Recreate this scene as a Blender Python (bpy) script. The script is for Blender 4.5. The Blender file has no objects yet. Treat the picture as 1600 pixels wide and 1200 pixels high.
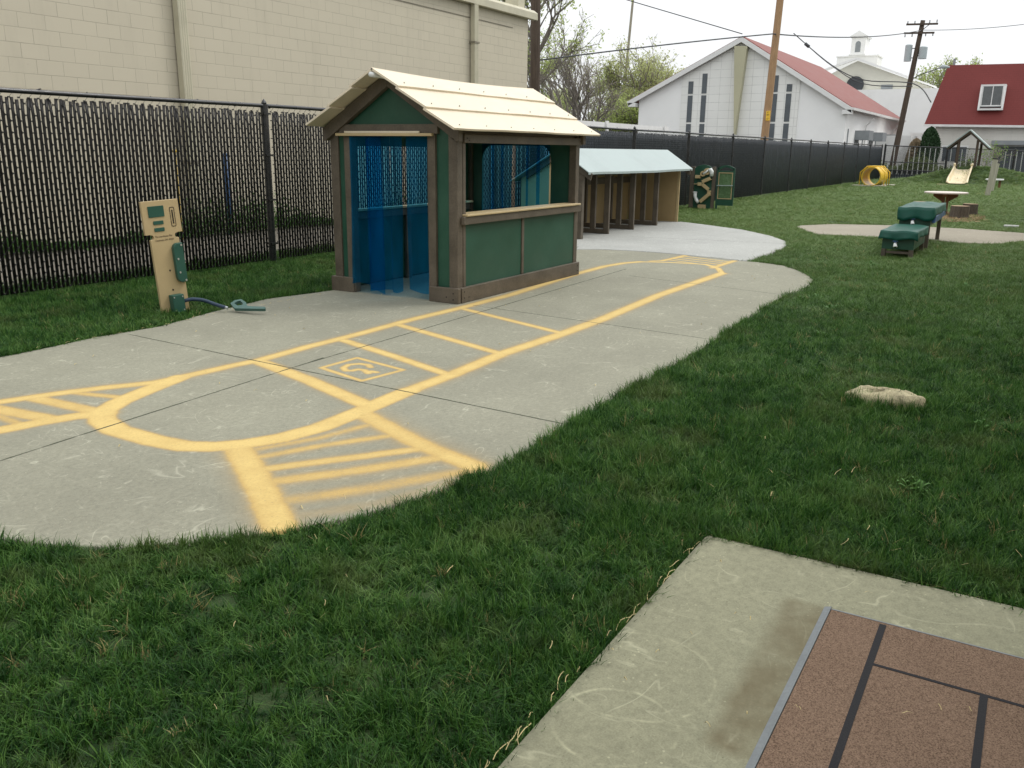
import bpy, math, random
import numpy as np
from mathutils import Vector, Matrix, Euler
random.seed(7); rng = np.random.default_rng(7)
SC = bpy.context.scene
COL = SC.collection
PI = math.pi
# ---------------------------------------------------------------- camera, sky, sun, exposure
cd = bpy.data.cameras.new('camera'); cam = bpy.data.objects.new('camera', cd); COL.objects.link(cam)
cd.sensor_width = 36.0; cd.lens = 36.0*1366.0/1600.0; cd.clip_start = 0.05; cd.clip_end = 2000
ROT = Matrix(((0.5095681, 0.2170148, -0.8326133), (-0.8603553, 0.1412900, -0.4897202), (0.0113634, 0.9658891, 0.2587068)))
cam.matrix_world = Matrix.Translation((0, 0, 1.45)) @ ROT.to_4x4()
SC.camera = cam
wd = bpy.data.worlds.new('World'); SC.world = wd; wd.use_nodes = True
wn = wd.node_tree; wn.nodes.clear()
sky = wn.nodes.new('ShaderNodeTexSky'); sky.sky_type = 'NISHITA'; sky.sun_disc = False
SUN_EL, SUN_AZ = math.radians(52), math.radians(-38)      # azimuth measured from +X
sky.sun_elevation = SUN_EL; sky.sun_rotation = math.radians(90) - SUN_AZ; sky.air_density = 1.0; sky.dust_density = 5.0; sky.ozone_density = 1.0
hs = wn.nodes.new('ShaderNodeHueSaturation'); hs.inputs['Saturation'].default_value = 0.22
mx = wn.nodes.new('ShaderNodeMix'); mx.data_type = 'RGBA'; mx.inputs['Factor'].default_value = 0.80   # the overcast layer
tc = wn.nodes.new('ShaderNodeTexCoord'); sp = wn.nodes.new('ShaderNodeSeparateXYZ'); mr = wn.nodes.new('ShaderNodeMapRange')   # an overcast sky is brighter overhead
mr.inputs['From Min'].default_value = 0; mr.inputs['From Max'].default_value = 1; mr.inputs['To Min'].default_value = .80; mr.inputs['To Max'].default_value = 1.45
cm = wn.nodes.new('ShaderNodeVectorMath'); cm.operation = 'SCALE'; cm.inputs[0].default_value = (10.4, 10.6, 10.8)
wn.links.new(tc.outputs['Generated'], sp.inputs[0]); wn.links.new(sp.outputs[2], mr.inputs['Value']); wn.links.new(mr.outputs[0], cm.inputs['Scale']); wn.links.new(cm.outputs[0], mx.inputs['B'])
bg = wn.nodes.new('ShaderNodeBackground'); bg.inputs['Strength'].default_value = 0.115
wo = wn.nodes.new('ShaderNodeOutputWorld')
wn.links.new(sky.outputs[0], hs.inputs['Color']); wn.links.new(hs.outputs[0], mx.inputs['A'])
wn.links.new(mx.outputs['Result'], bg.inputs['Color']); wn.links.new(bg.outputs[0], wo.inputs['Surface'])
sl = bpy.data.lights.new('sun', 'SUN'); sl.energy = 1.1; sl.angle = math.radians(18); sl.color = (1, 0.96, 0.9)
so = bpy.data.objects.new('sun', sl); COL.objects.link(so)
sd = Vector((math.cos(SUN_EL)*math.cos(SUN_AZ), math.cos(SUN_EL)*math.sin(SUN_AZ), math.sin(SUN_EL)))
so.rotation_euler = sd.to_track_quat('Z', 'Y').to_euler()
so.location = (0, 0, 30)
SC.view_settings.view_transform = 'Standard'; SC.view_settings.look = 'None'
SC.view_settings.exposure = 0.16; SC.view_settings.gamma = 1.0
SC.view_settings.use_curve_mapping = False
# ---------------------------------------------------------------- measured outlines (metres)
PATH = [(-4.0, 5.6), (0.5, 6.0), (3.328, 6.14), (3.62, 6.142), (4.132, 6.192), (4.661, 6.14), (5.368, 6.314), (6.141, 6.433), (6.893, 6.276), (9.5, 6.25), (11.0, 6.2), (11.956, 5.968), (12.209, 5.628), (12.31, 5.199), (12.329, 4.746), (12.253, 4.302), (12.185, 3.87), (12.068, 3.404), (12.071, 3.157), (11.899, 2.812), (11.426, 2.494), (11.062, 2.303), (10.692, 2.169), (10.243, 2.108), (9.83, 2.127), (9.365, 2.185), (8.793, 2.17), (8.064, 2.116), (7.146, 2.099), (6.562, 2.071), (5.691, 2.06), (5.046, 2.075), (4.339, 2.058), (3.835, 2.035), (3.354, 2.024), (3.212, 2.042), (2.898, 2.1), (2.658, 2.163), (2.483, 2.234), (2.311, 2.333), (2.184, 2.425), (1.975, 2.609), (1.827, 2.783), (1.716, 3.003), (1.647, 3.218), (0.6, 3.6), (-1.5, 3.9), (-4, 3.6)]
NEWSLAB = [(11.956, 5.968), (12.6, 6.3), (13.4, 6.75), (13.5, 7.9), (18.15, 7.9), (18.15, 6.5), (18.279, 6.638), (17.804, 5.908), (17.087, 4.894), (16.082, 4.075), (15.282, 3.627), (14.541, 3.425), (13.894, 3.355), (13.034, 3.372), (12.078, 3.39), (12.185, 3.87), (12.253, 4.302), (12.329, 4.746), (12.31, 5.199), (12.209, 5.628)]
FARPATH = [(18.373, 4.196), (18.959, 4.203), (19.741, 3.741), (20.011, 3.14), (20.279, 2.544), (20.255, 1.323), (19.892, 0.175), (19.6, -2.5), (17.6, -2.5), (17.923, 0.137), (17.111, 0.501), (16.942, 1.076), (17.29, 1.719), (17.114, 2.335), (17.07, 2.989), (17.139, 3.517)]
PAINT = [([(2.177, 5.37), (2.694, 5.038), (2.95, 4.946), (3.205, 4.822), (3.454, 4.664), (3.627, 4.635), (4.023, 4.601), (4.271, 4.567), (4.754, 4.588), (5.329, 4.578), (6.041, 4.602), (6.799, 4.571), (7.761, 4.578), (9.548, 4.731), (10.425, 4.751), (10.885, 4.681), (11.144, 4.559)], 0.085, 1, 1.3), ([(3.627, 4.635), (3.283, 4.538), (3.063, 4.466), (2.883, 4.364), (2.786, 4.226), (2.721, 4.015), (2.715, 3.711), (2.739, 3.508), (2.807, 3.383), (2.916, 3.285), (3.093, 3.196), (3.328, 3.149), (3.658, 3.162), (3.862, 3.18), (4.187, 3.2)], 0.14, 1, 0.6), ([(4.187, 3.2), (4.703, 3.205), (5.361, 3.244), (6.275, 3.209), (7.018, 3.21), (8.603, 3.286), (10.176, 3.27), (10.659, 3.266)], 0.105, 1, 1.3), ([(10.659, 3.266), (11.115, 3.461), (11.404, 3.729), (11.327, 4.187), (11.144, 4.559)], 0.07, 1, 0.4), ([(1.928, 4.815), (2.397, 4.521), (2.581, 4.481), (2.762, 4.416), (2.877, 4.327)], 0.12, 0.95, 1.0), ([(2.844, 4.955), (2.86, 4.682), (2.872, 4.405)], 0.1, 0.8, 1.0), ([(2.59, 5.248), (2.606, 4.886), (2.652, 4.478)], 0.11, 0.8, 1.0), ([(3.049, 4.846), (3.143, 4.493)], 0.06, 0.7, 1.0), ([(2.549, 4.975), (2.513, 4.544)], 0.06, 0.6, 1.0), ([(2.24, 5.229), (2.314, 4.731)], 0.11, 0.8, 1.0), ([(4.216, 4.511), (4.04, 3.913), (3.776, 3.167)], 0.11, 1.0, 1.0), ([(5.081, 4.509), (4.857, 3.821), (4.63, 3.191)], 0.075, 1.0, 1.0), ([(5.811, 4.529), (5.361, 3.244)], 0.07, 1.0, 1.0), ([(6.777, 4.542), (6.275, 3.209)], 0.06, 1.0, 1.0), ([(2.861, 3.261), (2.649, 2.93), (2.485, 2.687), (2.291, 2.41)], 0.125, 0.92, 1.5), ([(3.648, 3.13), (3.548, 2.89), (3.431, 2.628), (3.365, 2.435), (3.275, 2.132)], 0.11, 0.9, 1.9), ([(2.895, 3.172), (3.199, 3.03), (3.565, 2.948)], 0.05, 0.6, 1.6), ([(2.825, 3.073), (3.133, 2.926), (3.437, 2.737)], 0.055, 0.7, 1.4), ([(2.716, 2.934), (3.32, 2.505)], 0.07, 0.8, 1.2), ([(2.612, 2.795), (2.887, 2.586), (3.265, 2.348)], 0.08, 0.75, 1.8), ([(2.462, 2.604), (2.749, 2.392), (3.217, 2.112)], 0.09, 0.55, 2), ([(2.341, 2.447), (2.701, 2.211), (3.14, 2.079)], 0.08, 0.25, 2), ([(4.326, 4.055), (4.686, 4.045), (4.581, 3.552), (4.205, 3.599), (4.326, 4.055)], 0.034, 0.95, 0.2), ([(4.52, 3.784), (4.563, 3.839), (4.557, 3.912), (4.495, 3.958), (4.408, 3.931), (4.355, 3.862), (4.379, 3.826), (4.426, 3.818), (4.436, 3.77), (4.383, 3.69), (4.432, 3.707), (4.431, 3.663)], 0.042, 0.95, 0.2), ([(11.303, 4.46), (11.429, 4.347), (12.275, 4.305)], 0.07, 0.9, 1.0), ([(11.083, 3.532), (12.027, 3.522)], 0.07, 0.9, 1.0), ([(12.121, 4.25), (11.878, 3.544)], 0.05, 0.85, 0.3), ([(11.941, 4.269), (11.705, 3.546)], 0.05, 0.85, 0.3), ([(11.747, 4.28), (11.512, 3.551)], 0.05, 0.85, 0.3), ([(11.565, 4.282), (11.297, 3.537)], 0.05, 0.85, 0.3)]
JOINTS = [(2.133, 4.062, 4.208, 4.219), (4.208, 4.219, 9.993, 4.404), (4.319, 6.089, 4.208, 4.219), (4.208, 4.219, 4.095, 2.079), (6.986, 4.548, 6.732, 2.117), (9.779, 4.115, 9.389, 2.225)]
JOINTS_NEW = [(14.39, 6.089, 14.829, 3.537)]
POLE2 = [(34.094, 9.2, 2.07), (34.65, 9.2, 6.852)]
POLE3 = [(65.0, 8.738, 1.829), (65.0, 8.069, 9.513)]
POLEFAR = [(80.0, 35.378, 4.165), (80.0, 34.673, 14.841)]
POLE1 = [(24.641, 13.8, 3.391), (24.591, 13.8, 5.781)]
TREES = [(70.0, 36.082, 3.058), (70.0, 34.911, 3.058), (70.0, 37.467, 3.327), (70.0, 31.795, 3.057), (70.0, 28.635, 3.056), (70.0, 32.978, 3.058), (70.0, 30.342, 3.057), (70.0, 38.548, 3.329)]
W_A = [(24.616, 13.8, 4.072), (33.993, 9.2, 5.621), (65.0, 8.027, 9.166)]
W_B = [(58.0, 26.497, 11.49), (58.0, 17.588, 8.664)]
W_C = [(62.0, 15.404, 9.026), (62.0, 12.776, 6.959), (62.0, 10.718, 6.002), (62.0, 7.751, 5.695), (62.0, 6.633, 4.578)]
W_D = [(61.5, 14.487, 8.305), (61.5, 12.669, 6.876), (61.5, 10.606, 5.735), (61.5, 7.744, 5.512)]
W_E = [(65.0, 8.027, 9.166), (65.0, 2.343, 9.191)]
# ---------------------------------------------------------------- helpers
def tag(o, label=None, cat=None, group=None, kind=None):
    if label: o['label'] = label
    if cat: o['category'] = cat
    if group: o['group'] = group
    if kind: o['kind'] = kind
    return o
def thing(name, loc, label, cat, group=None):
    o = bpy.data.objects.new(name, None); COL.objects.link(o); o.location = loc; o.empty_display_size = .2
    o['wl'] = list(loc)
    return tag(o, label, cat, group)
class M:
    """collects shapes in world coordinates; build() links them as one mesh object"""
    def __init__(s): s.v = []; s.f = []
    def add(s, vs, fs):
        n = len(s.v); s.v += [tuple(map(float, p)) for p in vs]; s.f += [tuple(i+n for i in f) for f in fs]; return s
    def box(s, x0, x1, y0, y1, z0, z1):
        if x0 > x1: x0, x1 = x1, x0
        if y0 > y1: y0, y1 = y1, y0
        if z0 > z1: z0, z1 = z1, z0
        return s.add([(x0,y0,z0),(x1,y0,z0),(x1,y1,z0),(x0,y1,z0),(x0,y0,z1),(x1,y0,z1),(x1,y1,z1),(x0,y1,z1)],
                     [(0,3,2,1),(4,5,6,7),(0,1,5,4),(1,2,6,5),(2,3,7,6),(3,0,4,7)])
    def bar(s, a, b, w, h, up=(0,0,1)):
        a, b = Vector(a), Vector(b); d = (b-a).normalized(); u = Vector(up)
        sd_ = d.cross(u)
        if sd_.length < 1e-5: sd_ = d.cross(Vector((1,0,0)))
        sd_.normalize(); u = sd_.cross(d).normalized()
        P = []
        for p in (a, b):
            for i, j in ((-1,-1),(1,-1),(1,1),(-1,1)): P.append(p + sd_*(w/2*i) + u*(h/2*j))
        return s.add(P, [(0,1,2,3),(7,6,5,4),(0,4,5,1),(1,5,6,2),(2,6,7,3),(3,7,4,0)])
    def tube(s, pts, rs, n=8, cap=True):
        pts = [Vector(p) for p in pts]
        if not hasattr(rs, '__len__'): rs = [rs]*len(pts)
        base = len(s.v); prev = None
        for k, p in enumerate(pts):
            d = (pts[min(k+1, len(pts)-1)] - pts[max(k-1, 0)])
            if d.length < 1e-9: d = Vector((0,0,1))
            d.normalize()
            if prev is None:
                a = d.cross(Vector((0,0,1)))
                if a.length < 1e-3: a = d.cross(Vector((1,0,0)))
            else: a = prev - d*prev.dot(d)
            a.normalize(); prev = a; b = d.cross(a)
            for i in range(n):
                t = 2*PI*i/n; q = p + (a*math.cos(t) + b*math.sin(t))*rs[k]; s.v.append((q.x,q.y,q.z))
        for k in range(len(pts)-1):
            for i in range(n):
                j = (i+1) % n; s.f.append((base+k*n+i, base+(k+1)*n+i, base+(k+1)*n+j, base+k*n+j))
        if cap:
            s.f.append(tuple(base+i for i in range(n))); s.f.append(tuple(base+(len(pts)-1)*n+i for i in range(n))[::-1])
        return s
    def prism(s, poly, ax, c0, c1):
        """poly of 2-D points extruded along axis ax ('x': (y,z), 'y': (x,z), 'z': (x,y))"""
        def P(a, b, c): return {'x': (c,a,b), 'y': (a,c,b), 'z': (a,b,c)}[ax]
        n = len(poly)
        vs = [P(a,b,c0) for a,b in poly] + [P(a,b,c1) for a,b in poly]
        fs = [tuple(range(n)), tuple(range(2*n-1, n-1, -1))] + [((i+1)%n, i, n+i, n+(i+1)%n) for i in range(n)]
        return s.add(vs, fs)
    def build(s, name, mat, parent=None, bevel=0, smooth=False, label=None, seg=2):
        o = bpy.data.objects.new(name, None) if not s.v else None
        me = bpy.data.meshes.new(name)
        off = Vector((0,0,0)); q = parent
        while q is not None:
            if 'wl' in q: off = Vector(q['wl']); break
            q = q.parent
        me.from_pydata([(x-off.x, y-off.y, z-off.z) for x, y, z in s.v], [], s.f)
        import bmesh
        bm = bmesh.new(); bm.from_mesh(me); bmesh.ops.recalc_face_normals(bm, faces=bm.faces); bm.to_mesh(me); bm.free()
        if smooth: me.polygons.foreach_set('use_smooth', [True]*len(me.polygons))
        me.materials.append(mat)
        o = bpy.data.objects.new(name, me); COL.objects.link(o)
        if parent is not None: o.parent = parent
        if bevel:
            b = o.modifiers.new('edge', 'BEVEL'); b.width = bevel; b.segments = seg; b.limit_method = 'ANGLE'; b.angle_limit = math.radians(40)
        if label: o['label'] = label
        return o
def npmesh(name, v, f, mat, parent=None, smooth=False):
    """v (n,3) array, f (m,k) array of same-size faces"""
    me = bpy.data.meshes.new(name); v = np.asarray(v, np.float32); f = np.asarray(f, np.int32)
    m, k = f.shape
    me.vertices.add(len(v)); me.vertices.foreach_set('co', v.ravel())
    me.loops.add(m*k); me.loops.foreach_set('vertex_index', f.ravel())
    me.polygons.add(m); me.polygons.foreach_set('loop_start', np.arange(0, m*k, k, dtype=np.int32)); me.polygons.foreach_set('loop_total', np.full(m, k, np.int32))
    if smooth: me.polygons.foreach_set('use_smooth', np.ones(m, bool))
    me.update(calc_edges=True); me.validate()
    me.materials.append(mat)
    o = bpy.data.objects.new(name, me); COL.objects.link(o)
    if parent is not None: o.parent = parent
    return o
# ---------------------------------------------------------------- materials
class NT:
    def __init__(s, name):
        s.m = bpy.data.materials.new(name); s.m.use_nodes = True; s.t = s.m.node_tree; s.t.nodes.clear()
        s.out = s.n('ShaderNodeOutputMaterial'); s.p = s.n('ShaderNodeBsdfPrincipled'); s.l(s.p.outputs[0], s.out.inputs[0])
    def n(s, ty, **kw):
        x = s.t.nodes.new(ty)
        for k, v in kw.items(): setattr(x, k, v)
        return x
    def l(s, a, b): s.t.links.new(a, b)
    def set(s, node, **kw):
        for k, v in kw.items(): node.inputs[k].default_value = v
        return node
    def coord(s, obj=False):
        if obj: return s.n('ShaderNodeTexCoord').outputs['Object']
        return s.n('ShaderNodeNewGeometry').outputs['Position']
    def noise(s, vec, scale, detail=4, rough=.55, stretch=None, dist=0):
        if stretch:
            mp = s.n('ShaderNodeMapping'); mp.inputs['Scale'].default_value = stretch; s.l(vec, mp.inputs[0]); vec = mp.outputs[0]
        x = s.n('ShaderNodeTexNoise'); x.inputs['Scale'].default_value = scale; x.inputs['Detail'].default_value = detail; x.inputs['Roughness'].default_value = rough; x.inputs['Distortion'].default_value = dist
        s.l(vec, x.inputs['Vector']); return x.outputs['Fac']
    def ramp(s, fac, stops):
        r = s.n('ShaderNodeValToRGB'); e = r.color_ramp.elements
        while len(e) < len(stops): e.new(0.5)
        for i, (p, c) in enumerate(stops):
            e[i].position = p; e[i].color = (c if hasattr(c, '__len__') else (c,c,c)) + (1,) if hasattr(c, '__len__') and len(c) == 3 else (c, c, c, 1)
        s.l(fac, r.inputs[0]); return r.outputs[0]
    def mix(s, fac, a, b, mode='MIX'):
        x = s.n('ShaderNodeMix', data_type='RGBA', blend_type=mode)
        for sock, val in ((x.inputs['Factor'], fac), (x.inputs['A'], a), (x.inputs['B'], b)):
            if isinstance(val, (int, float)): sock.default_value = val if sock.name == 'Factor' else (val,val,val,1)
            elif isinstance(val, tuple): sock.default_value = val + (1,) if len(val) == 3 else val
            else: s.l(val, sock)
        return x.outputs['Result']
    def math(s, op, a, b=None, c=None, clamp=False):
        x = s.n('ShaderNodeMath', operation=op); x.use_clamp = clamp
        for i, v in enumerate((a, b, c)):
            if v is None: continue
            if isinstance(v, (int, float)): x.inputs[i].default_value = v
            else: s.l(v, x.inputs[i])
        return x.outputs[0]
    def bump(s, h, strength=.3, dist=.01, prev=None):
        b = s.n('ShaderNodeBump'); b.inputs['Strength'].default_value = strength; b.inputs['Distance'].default_value = dist
        s.l(h, b.inputs['Height'])
        if prev is not None: s.l(prev, b.inputs['Normal'])
        return b.outputs[0]
def mat(name, col, rough=.6, var=.15, scale=6, fine=80, bump=.15, spec=.4, metal=0, stretch=None, dirt=None, bdist=.003):
    n = NT(name); c = n.coord()
    a = n.noise(c, scale, 5, .6, stretch); b = n.noise(c, fine, 3, .6, stretch)
    k = n.math('ADD', n.math('MULTIPLY', a, .65), n.math('MULTIPLY', b, .35))
    lo = tuple(max(0, x*(1-var*1.6)) for x in col); hi = tuple(min(1, x*(1+var*1.6)) for x in col)
    cc = n.ramp(k, [(.3, lo), (.7, hi)])
    if dirt:
        dcol, amt = dirt
        dm = n.ramp(n.noise(c, scale*.45, 6, .7), [(.5, 0.0), (.72, 1.0)])
        cc = n.mix(n.math('MULTIPLY', dm, amt), cc, dcol)
    n.l(cc, n.p.inputs['Base Color'])
    n.l(n.ramp(a, [(.3, max(.05, rough-.1)), (.7, min(1, rough+.1))]), n.p.inputs['Roughness'])
    n.p.inputs['Specular IOR Level'].default_value = spec; n.p.inputs['Metallic'].default_value = metal
    if bump: n.l(n.bump(b, bump, bdist), n.p.inputs['Normal'])
    return n.m
MT = {}
MT['brown'] = mat('brown_lumber', (.098, .080, .058), .55, .24, 5, 60, .6, stretch=(1,1,1), dirt=((.2,.17,.13), .3))
MT['green'] = mat('green_board', (.016, .070, .042), .42, .10, 3, 120, .12, .45, dirt=((.05,.12,.08), .35))
MT['green_cloth'] = mat('green_vinyl', (.006, .075, .052), .5, .14, 9, 50, .3, .35)
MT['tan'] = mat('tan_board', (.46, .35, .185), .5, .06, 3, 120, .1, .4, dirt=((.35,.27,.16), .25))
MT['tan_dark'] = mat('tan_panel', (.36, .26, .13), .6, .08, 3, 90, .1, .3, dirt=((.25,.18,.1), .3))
MT['cream'] = mat('cream_roof_board', (.68, .595, .45), .5, .07, 3, 60, .12, .4, dirt=((.62,.55,.42), .35))
MT['cream_edge'] = mat('cream_trim', (.50, .39, .215), .5, .06, 6, 90, .1, .4)
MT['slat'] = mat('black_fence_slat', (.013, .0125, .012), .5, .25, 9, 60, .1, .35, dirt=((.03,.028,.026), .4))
MT['slat_sheen'] = mat('fence_slat_sky_sheen', (.033, .041, .050), .5, .2, 4, 60, .1, .5, dirt=((.055,.064,.074), .5))  # black slats lightened and blued: sky sheen at grazing angles put into the colour
MT['wire'] = mat('black_coated_wire', (.010,.010,.010), .5, .2, 20, 100, 0, .5)
MT['rail'] = mat('black_painted_pipe', (.010,.011,.012), .32, .2, 12, 120, .05, .6)
MT['steel'] = mat('galvanised_steel', (.42,.45,.47), .4, .12, 10, 60, .1, .5, metal=.6)
MT['white'] = mat('white_paint', (.74,.74,.72), .55, .05, 2, 50, .06, .4, dirt=((.58,.57,.54), .35))
MT['white_far'] = mat('white_stucco', (.86,.86,.84), .7, .03, .6, 20, .05, .3, dirt=((.68,.67,.64), .3))
MT['red_far'] = mat('red_shingle_pale', (.215,.070,.058), .75, .08, 1.5, 25, .2, .5)
MT['dark_glass'] = mat('dark_window', (.03,.035,.04), .12, .2, 2, 20, 0, .6)
MT['grey_far'] = mat('grey_panel', (.25,.27,.28), .6, .1, 2, 20, .05, .4)
MT['metal_roof'] = mat('pale_green_metal', (.335,.40,.39), .5, .05, 2, 40, .1, .5, dirt=((.27,.32,.31), .5))
MT['plastic_white'] = mat('white_pvc', (.72,.74,.72), .3, .04, 8, 60, .03, .5, dirt=((.55,.55,.5), .4))
MT['blue'] = mat('blue_plastic', (.035,.09,.20), .4, .1, 8, 60, .05, .5)
MT['hose'] = mat('blue_grey_hose', (.028,.05,.085), .5, .15, 20, 100, .1, .4)
MT['yellow'] = mat('yellow_plastic', (.72,.47,.03), .35, .08, 4, 60, .05, .5, dirt=((.6,.36,.05), .4))
MT['slide'] = mat('cream_plastic', (.72,.60,.38), .35, .06, 4, 60, .05, .5)
MT['woodpole'] = mat('weathered_pole_wood', (.085,.065,.05), .85, .3, 3, 40, .6, .2, stretch=(6,6,.6), bdist=.01)
MT['freshpole'] = mat('new_pole_wood', (.34,.215,.12), .8, .2, 3, 40, .4, .2, stretch=(6,6,.5), bdist=.01)
MT['bark'] = mat('tree_bark', (.27,.245,.21), .9, .3, 3, 20, .5, .2, stretch=(3,3,.5))
MT['redwood'] = mat('reddish_wood', (.17,.085,.045), .7, .2, 6, 60, .3, .3)
MT['stump'] = mat('stump_bark', (.12,.10,.08), .9, .4, 14, 60, .9, .2, stretch=(3,3,.4), bdist=.02)
MT['stump_top'] = mat('cut_wood', (.36,.26,.17), .8, .25, 10, 60, .3, .2)
MT['greypost'] = mat('grey_lumber', (.40,.38,.30), .7, .12, 4, 60, .3, .3, stretch=(4,4,.5))
MT['screw'] = mat('zinc_screw', (.5,.5,.46), .35, .1, 50, 200, 0, .5, metal=.5)
MT['black'] = mat('black_ink', (.02,.018,.015), .6, .1, 20, 100, 0, .3)
MT['mulch'] = mat('wood_mulch', (.36,.26,.15), .95, .4, 25, 120, 1, .1, bdist=.02)
MT['cable'] = mat('grey_cable', (.06,.065,.07), .6, .1, 5, 30, 0, .3)
MT['sign_yellow'] = mat('sign_yellow_paint', (.85,.52,.02), .4, .05, 10, 50, 0, .5)

def leafmat(name, col, col2, trans=.35, scale=.35, rough=.55):
    n = NT(name); c = n.coord()
    oi = n.n('ShaderNodeObjectInfo').outputs['Random']
    a = n.noise(c, scale, 4, .6); b = n.noise(c, scale*9, 3, .6)
    k = n.math('ADD', n.math('MULTIPLY', a, .5), n.math('ADD', n.math('MULTIPLY', b, .3), n.math('MULTIPLY', oi, .2)))
    cc = n.ramp(k, [(.34, col), (.66, col2)])
    n.l(cc, n.p.inputs['Base Color']); n.p.inputs['Roughness'].default_value = rough; n.p.inputs['Specular IOR Level'].default_value = .35
    tr = n.n('ShaderNodeBsdfTranslucent'); n.l(cc, tr.inputs[0])
    ms = n.n('ShaderNodeMixShader'); ms.inputs[0].default_value = trans
    n.l(n.p.outputs[0], ms.inputs[1]); n.l(tr.outputs[0], ms.inputs[2]); n.l(ms.outputs[0], n.out.inputs[0])
    return n.m
def grassmat():
    n = NT('grass_blade'); c = n.coord()
    oi = n.n('ShaderNodeObjectInfo').outputs['Random']
    at = n.n('ShaderNodeAttribute'); at.attribute_name = 'tip'
    big = n.noise(c, .9, 4, .6); mid = n.noise(c, 7, 3, .6)
    k = n.math('ADD', n.math('MULTIPLY', big, .35), n.math('ADD', n.math('MULTIPLY', mid, .25), n.math('MULTIPLY', oi, .4)))
    cc = n.ramp(k, [(.30, (.012,.047,.009)), (.47, (.032,.102,.017)), (.62, (.080,.180,.032)), (.75, (.16,.27,.075))])
    sx_ = n.n('ShaderNodeSeparateXYZ'); n.l(c, sx_.inputs[0])
    far_light = n.math('MULTIPLY', n.math('SUBTRACT', sx_.outputs[0], 7), .09, clamp=True)      # paler, yellower with distance: sky sheen and near-lawn shade put into the colour
    cc = n.mix(far_light, cc, n.mix(n.noise(c, 1.3, 4), (.095,.175,.040), (.18,.25,.08)))
    yl = n.ramp(n.noise(c, 1.7, 5, .7), [(.52, 0.0), (.68, 1.0)])
    cc = n.mix(n.math('MULTIPLY', yl, .5), cc, (.13,.15,.05))
    cc = n.mix(n.math('GREATER_THAN', oi, .99), cc, (.30,.26,.11))
    n.l(cc, n.p.inputs['Base Color']); n.p.inputs['Roughness'].default_value = .5; n.p.inputs['Specular IOR Level'].default_value = .2
    tr = n.n('ShaderNodeBsdfTranslucent'); n.l(cc, tr.inputs[0])
    ms = n.n('ShaderNodeMixShader'); ms.inputs[0].default_value = .3
    n.l(n.p.outputs[0], ms.inputs[1]); n.l(tr.outputs[0], ms.inputs[2]); n.l(ms.outputs[0], n.out.inputs[0])
    return n.m
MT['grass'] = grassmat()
MT['bud'] = leafmat('spring_leaf', (.30,.38,.10), (.50,.60,.22), .55)
MT['bud2'] = leafmat('pale_spring_leaf', (.38,.42,.17), (.58,.62,.30), .55)
MT['cypress'] = leafmat('dark_evergreen', (.015,.045,.014), (.04,.09,.03), .15, 1.5)
MT['sapling'] = leafmat('bright_spring_leaf', (.16,.30,.05), (.32,.48,.11), .4, 2)
MT['dryleaf'] = leafmat('dry_shrub', (.26,.20,.12), (.40,.32,.21), .2, 2)
def soilmat():
    n = NT('lawn_soil'); c = n.coord()
    a = n.noise(c, 2.2, 6, .65); b = n.noise(c, 60, 4, .7)
    cc = n.ramp(a, [(.35, (.016,.050,.008)), (.6, (.030,.065,.012)), (.78, (.09,.085,.03))])
    cc = n.mix(n.ramp(b, [(.4, 0.0), (.7, .5)]), cc, (.06,.07,.025))
    n.l(cc, n.p.inputs['Base Color']); n.p.inputs['Roughness'].default_value = .95
    n.l(n.bump(b, .8, .02), n.p.inputs['Normal']); return n.m
MT['soil'] = soilmat()
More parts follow.
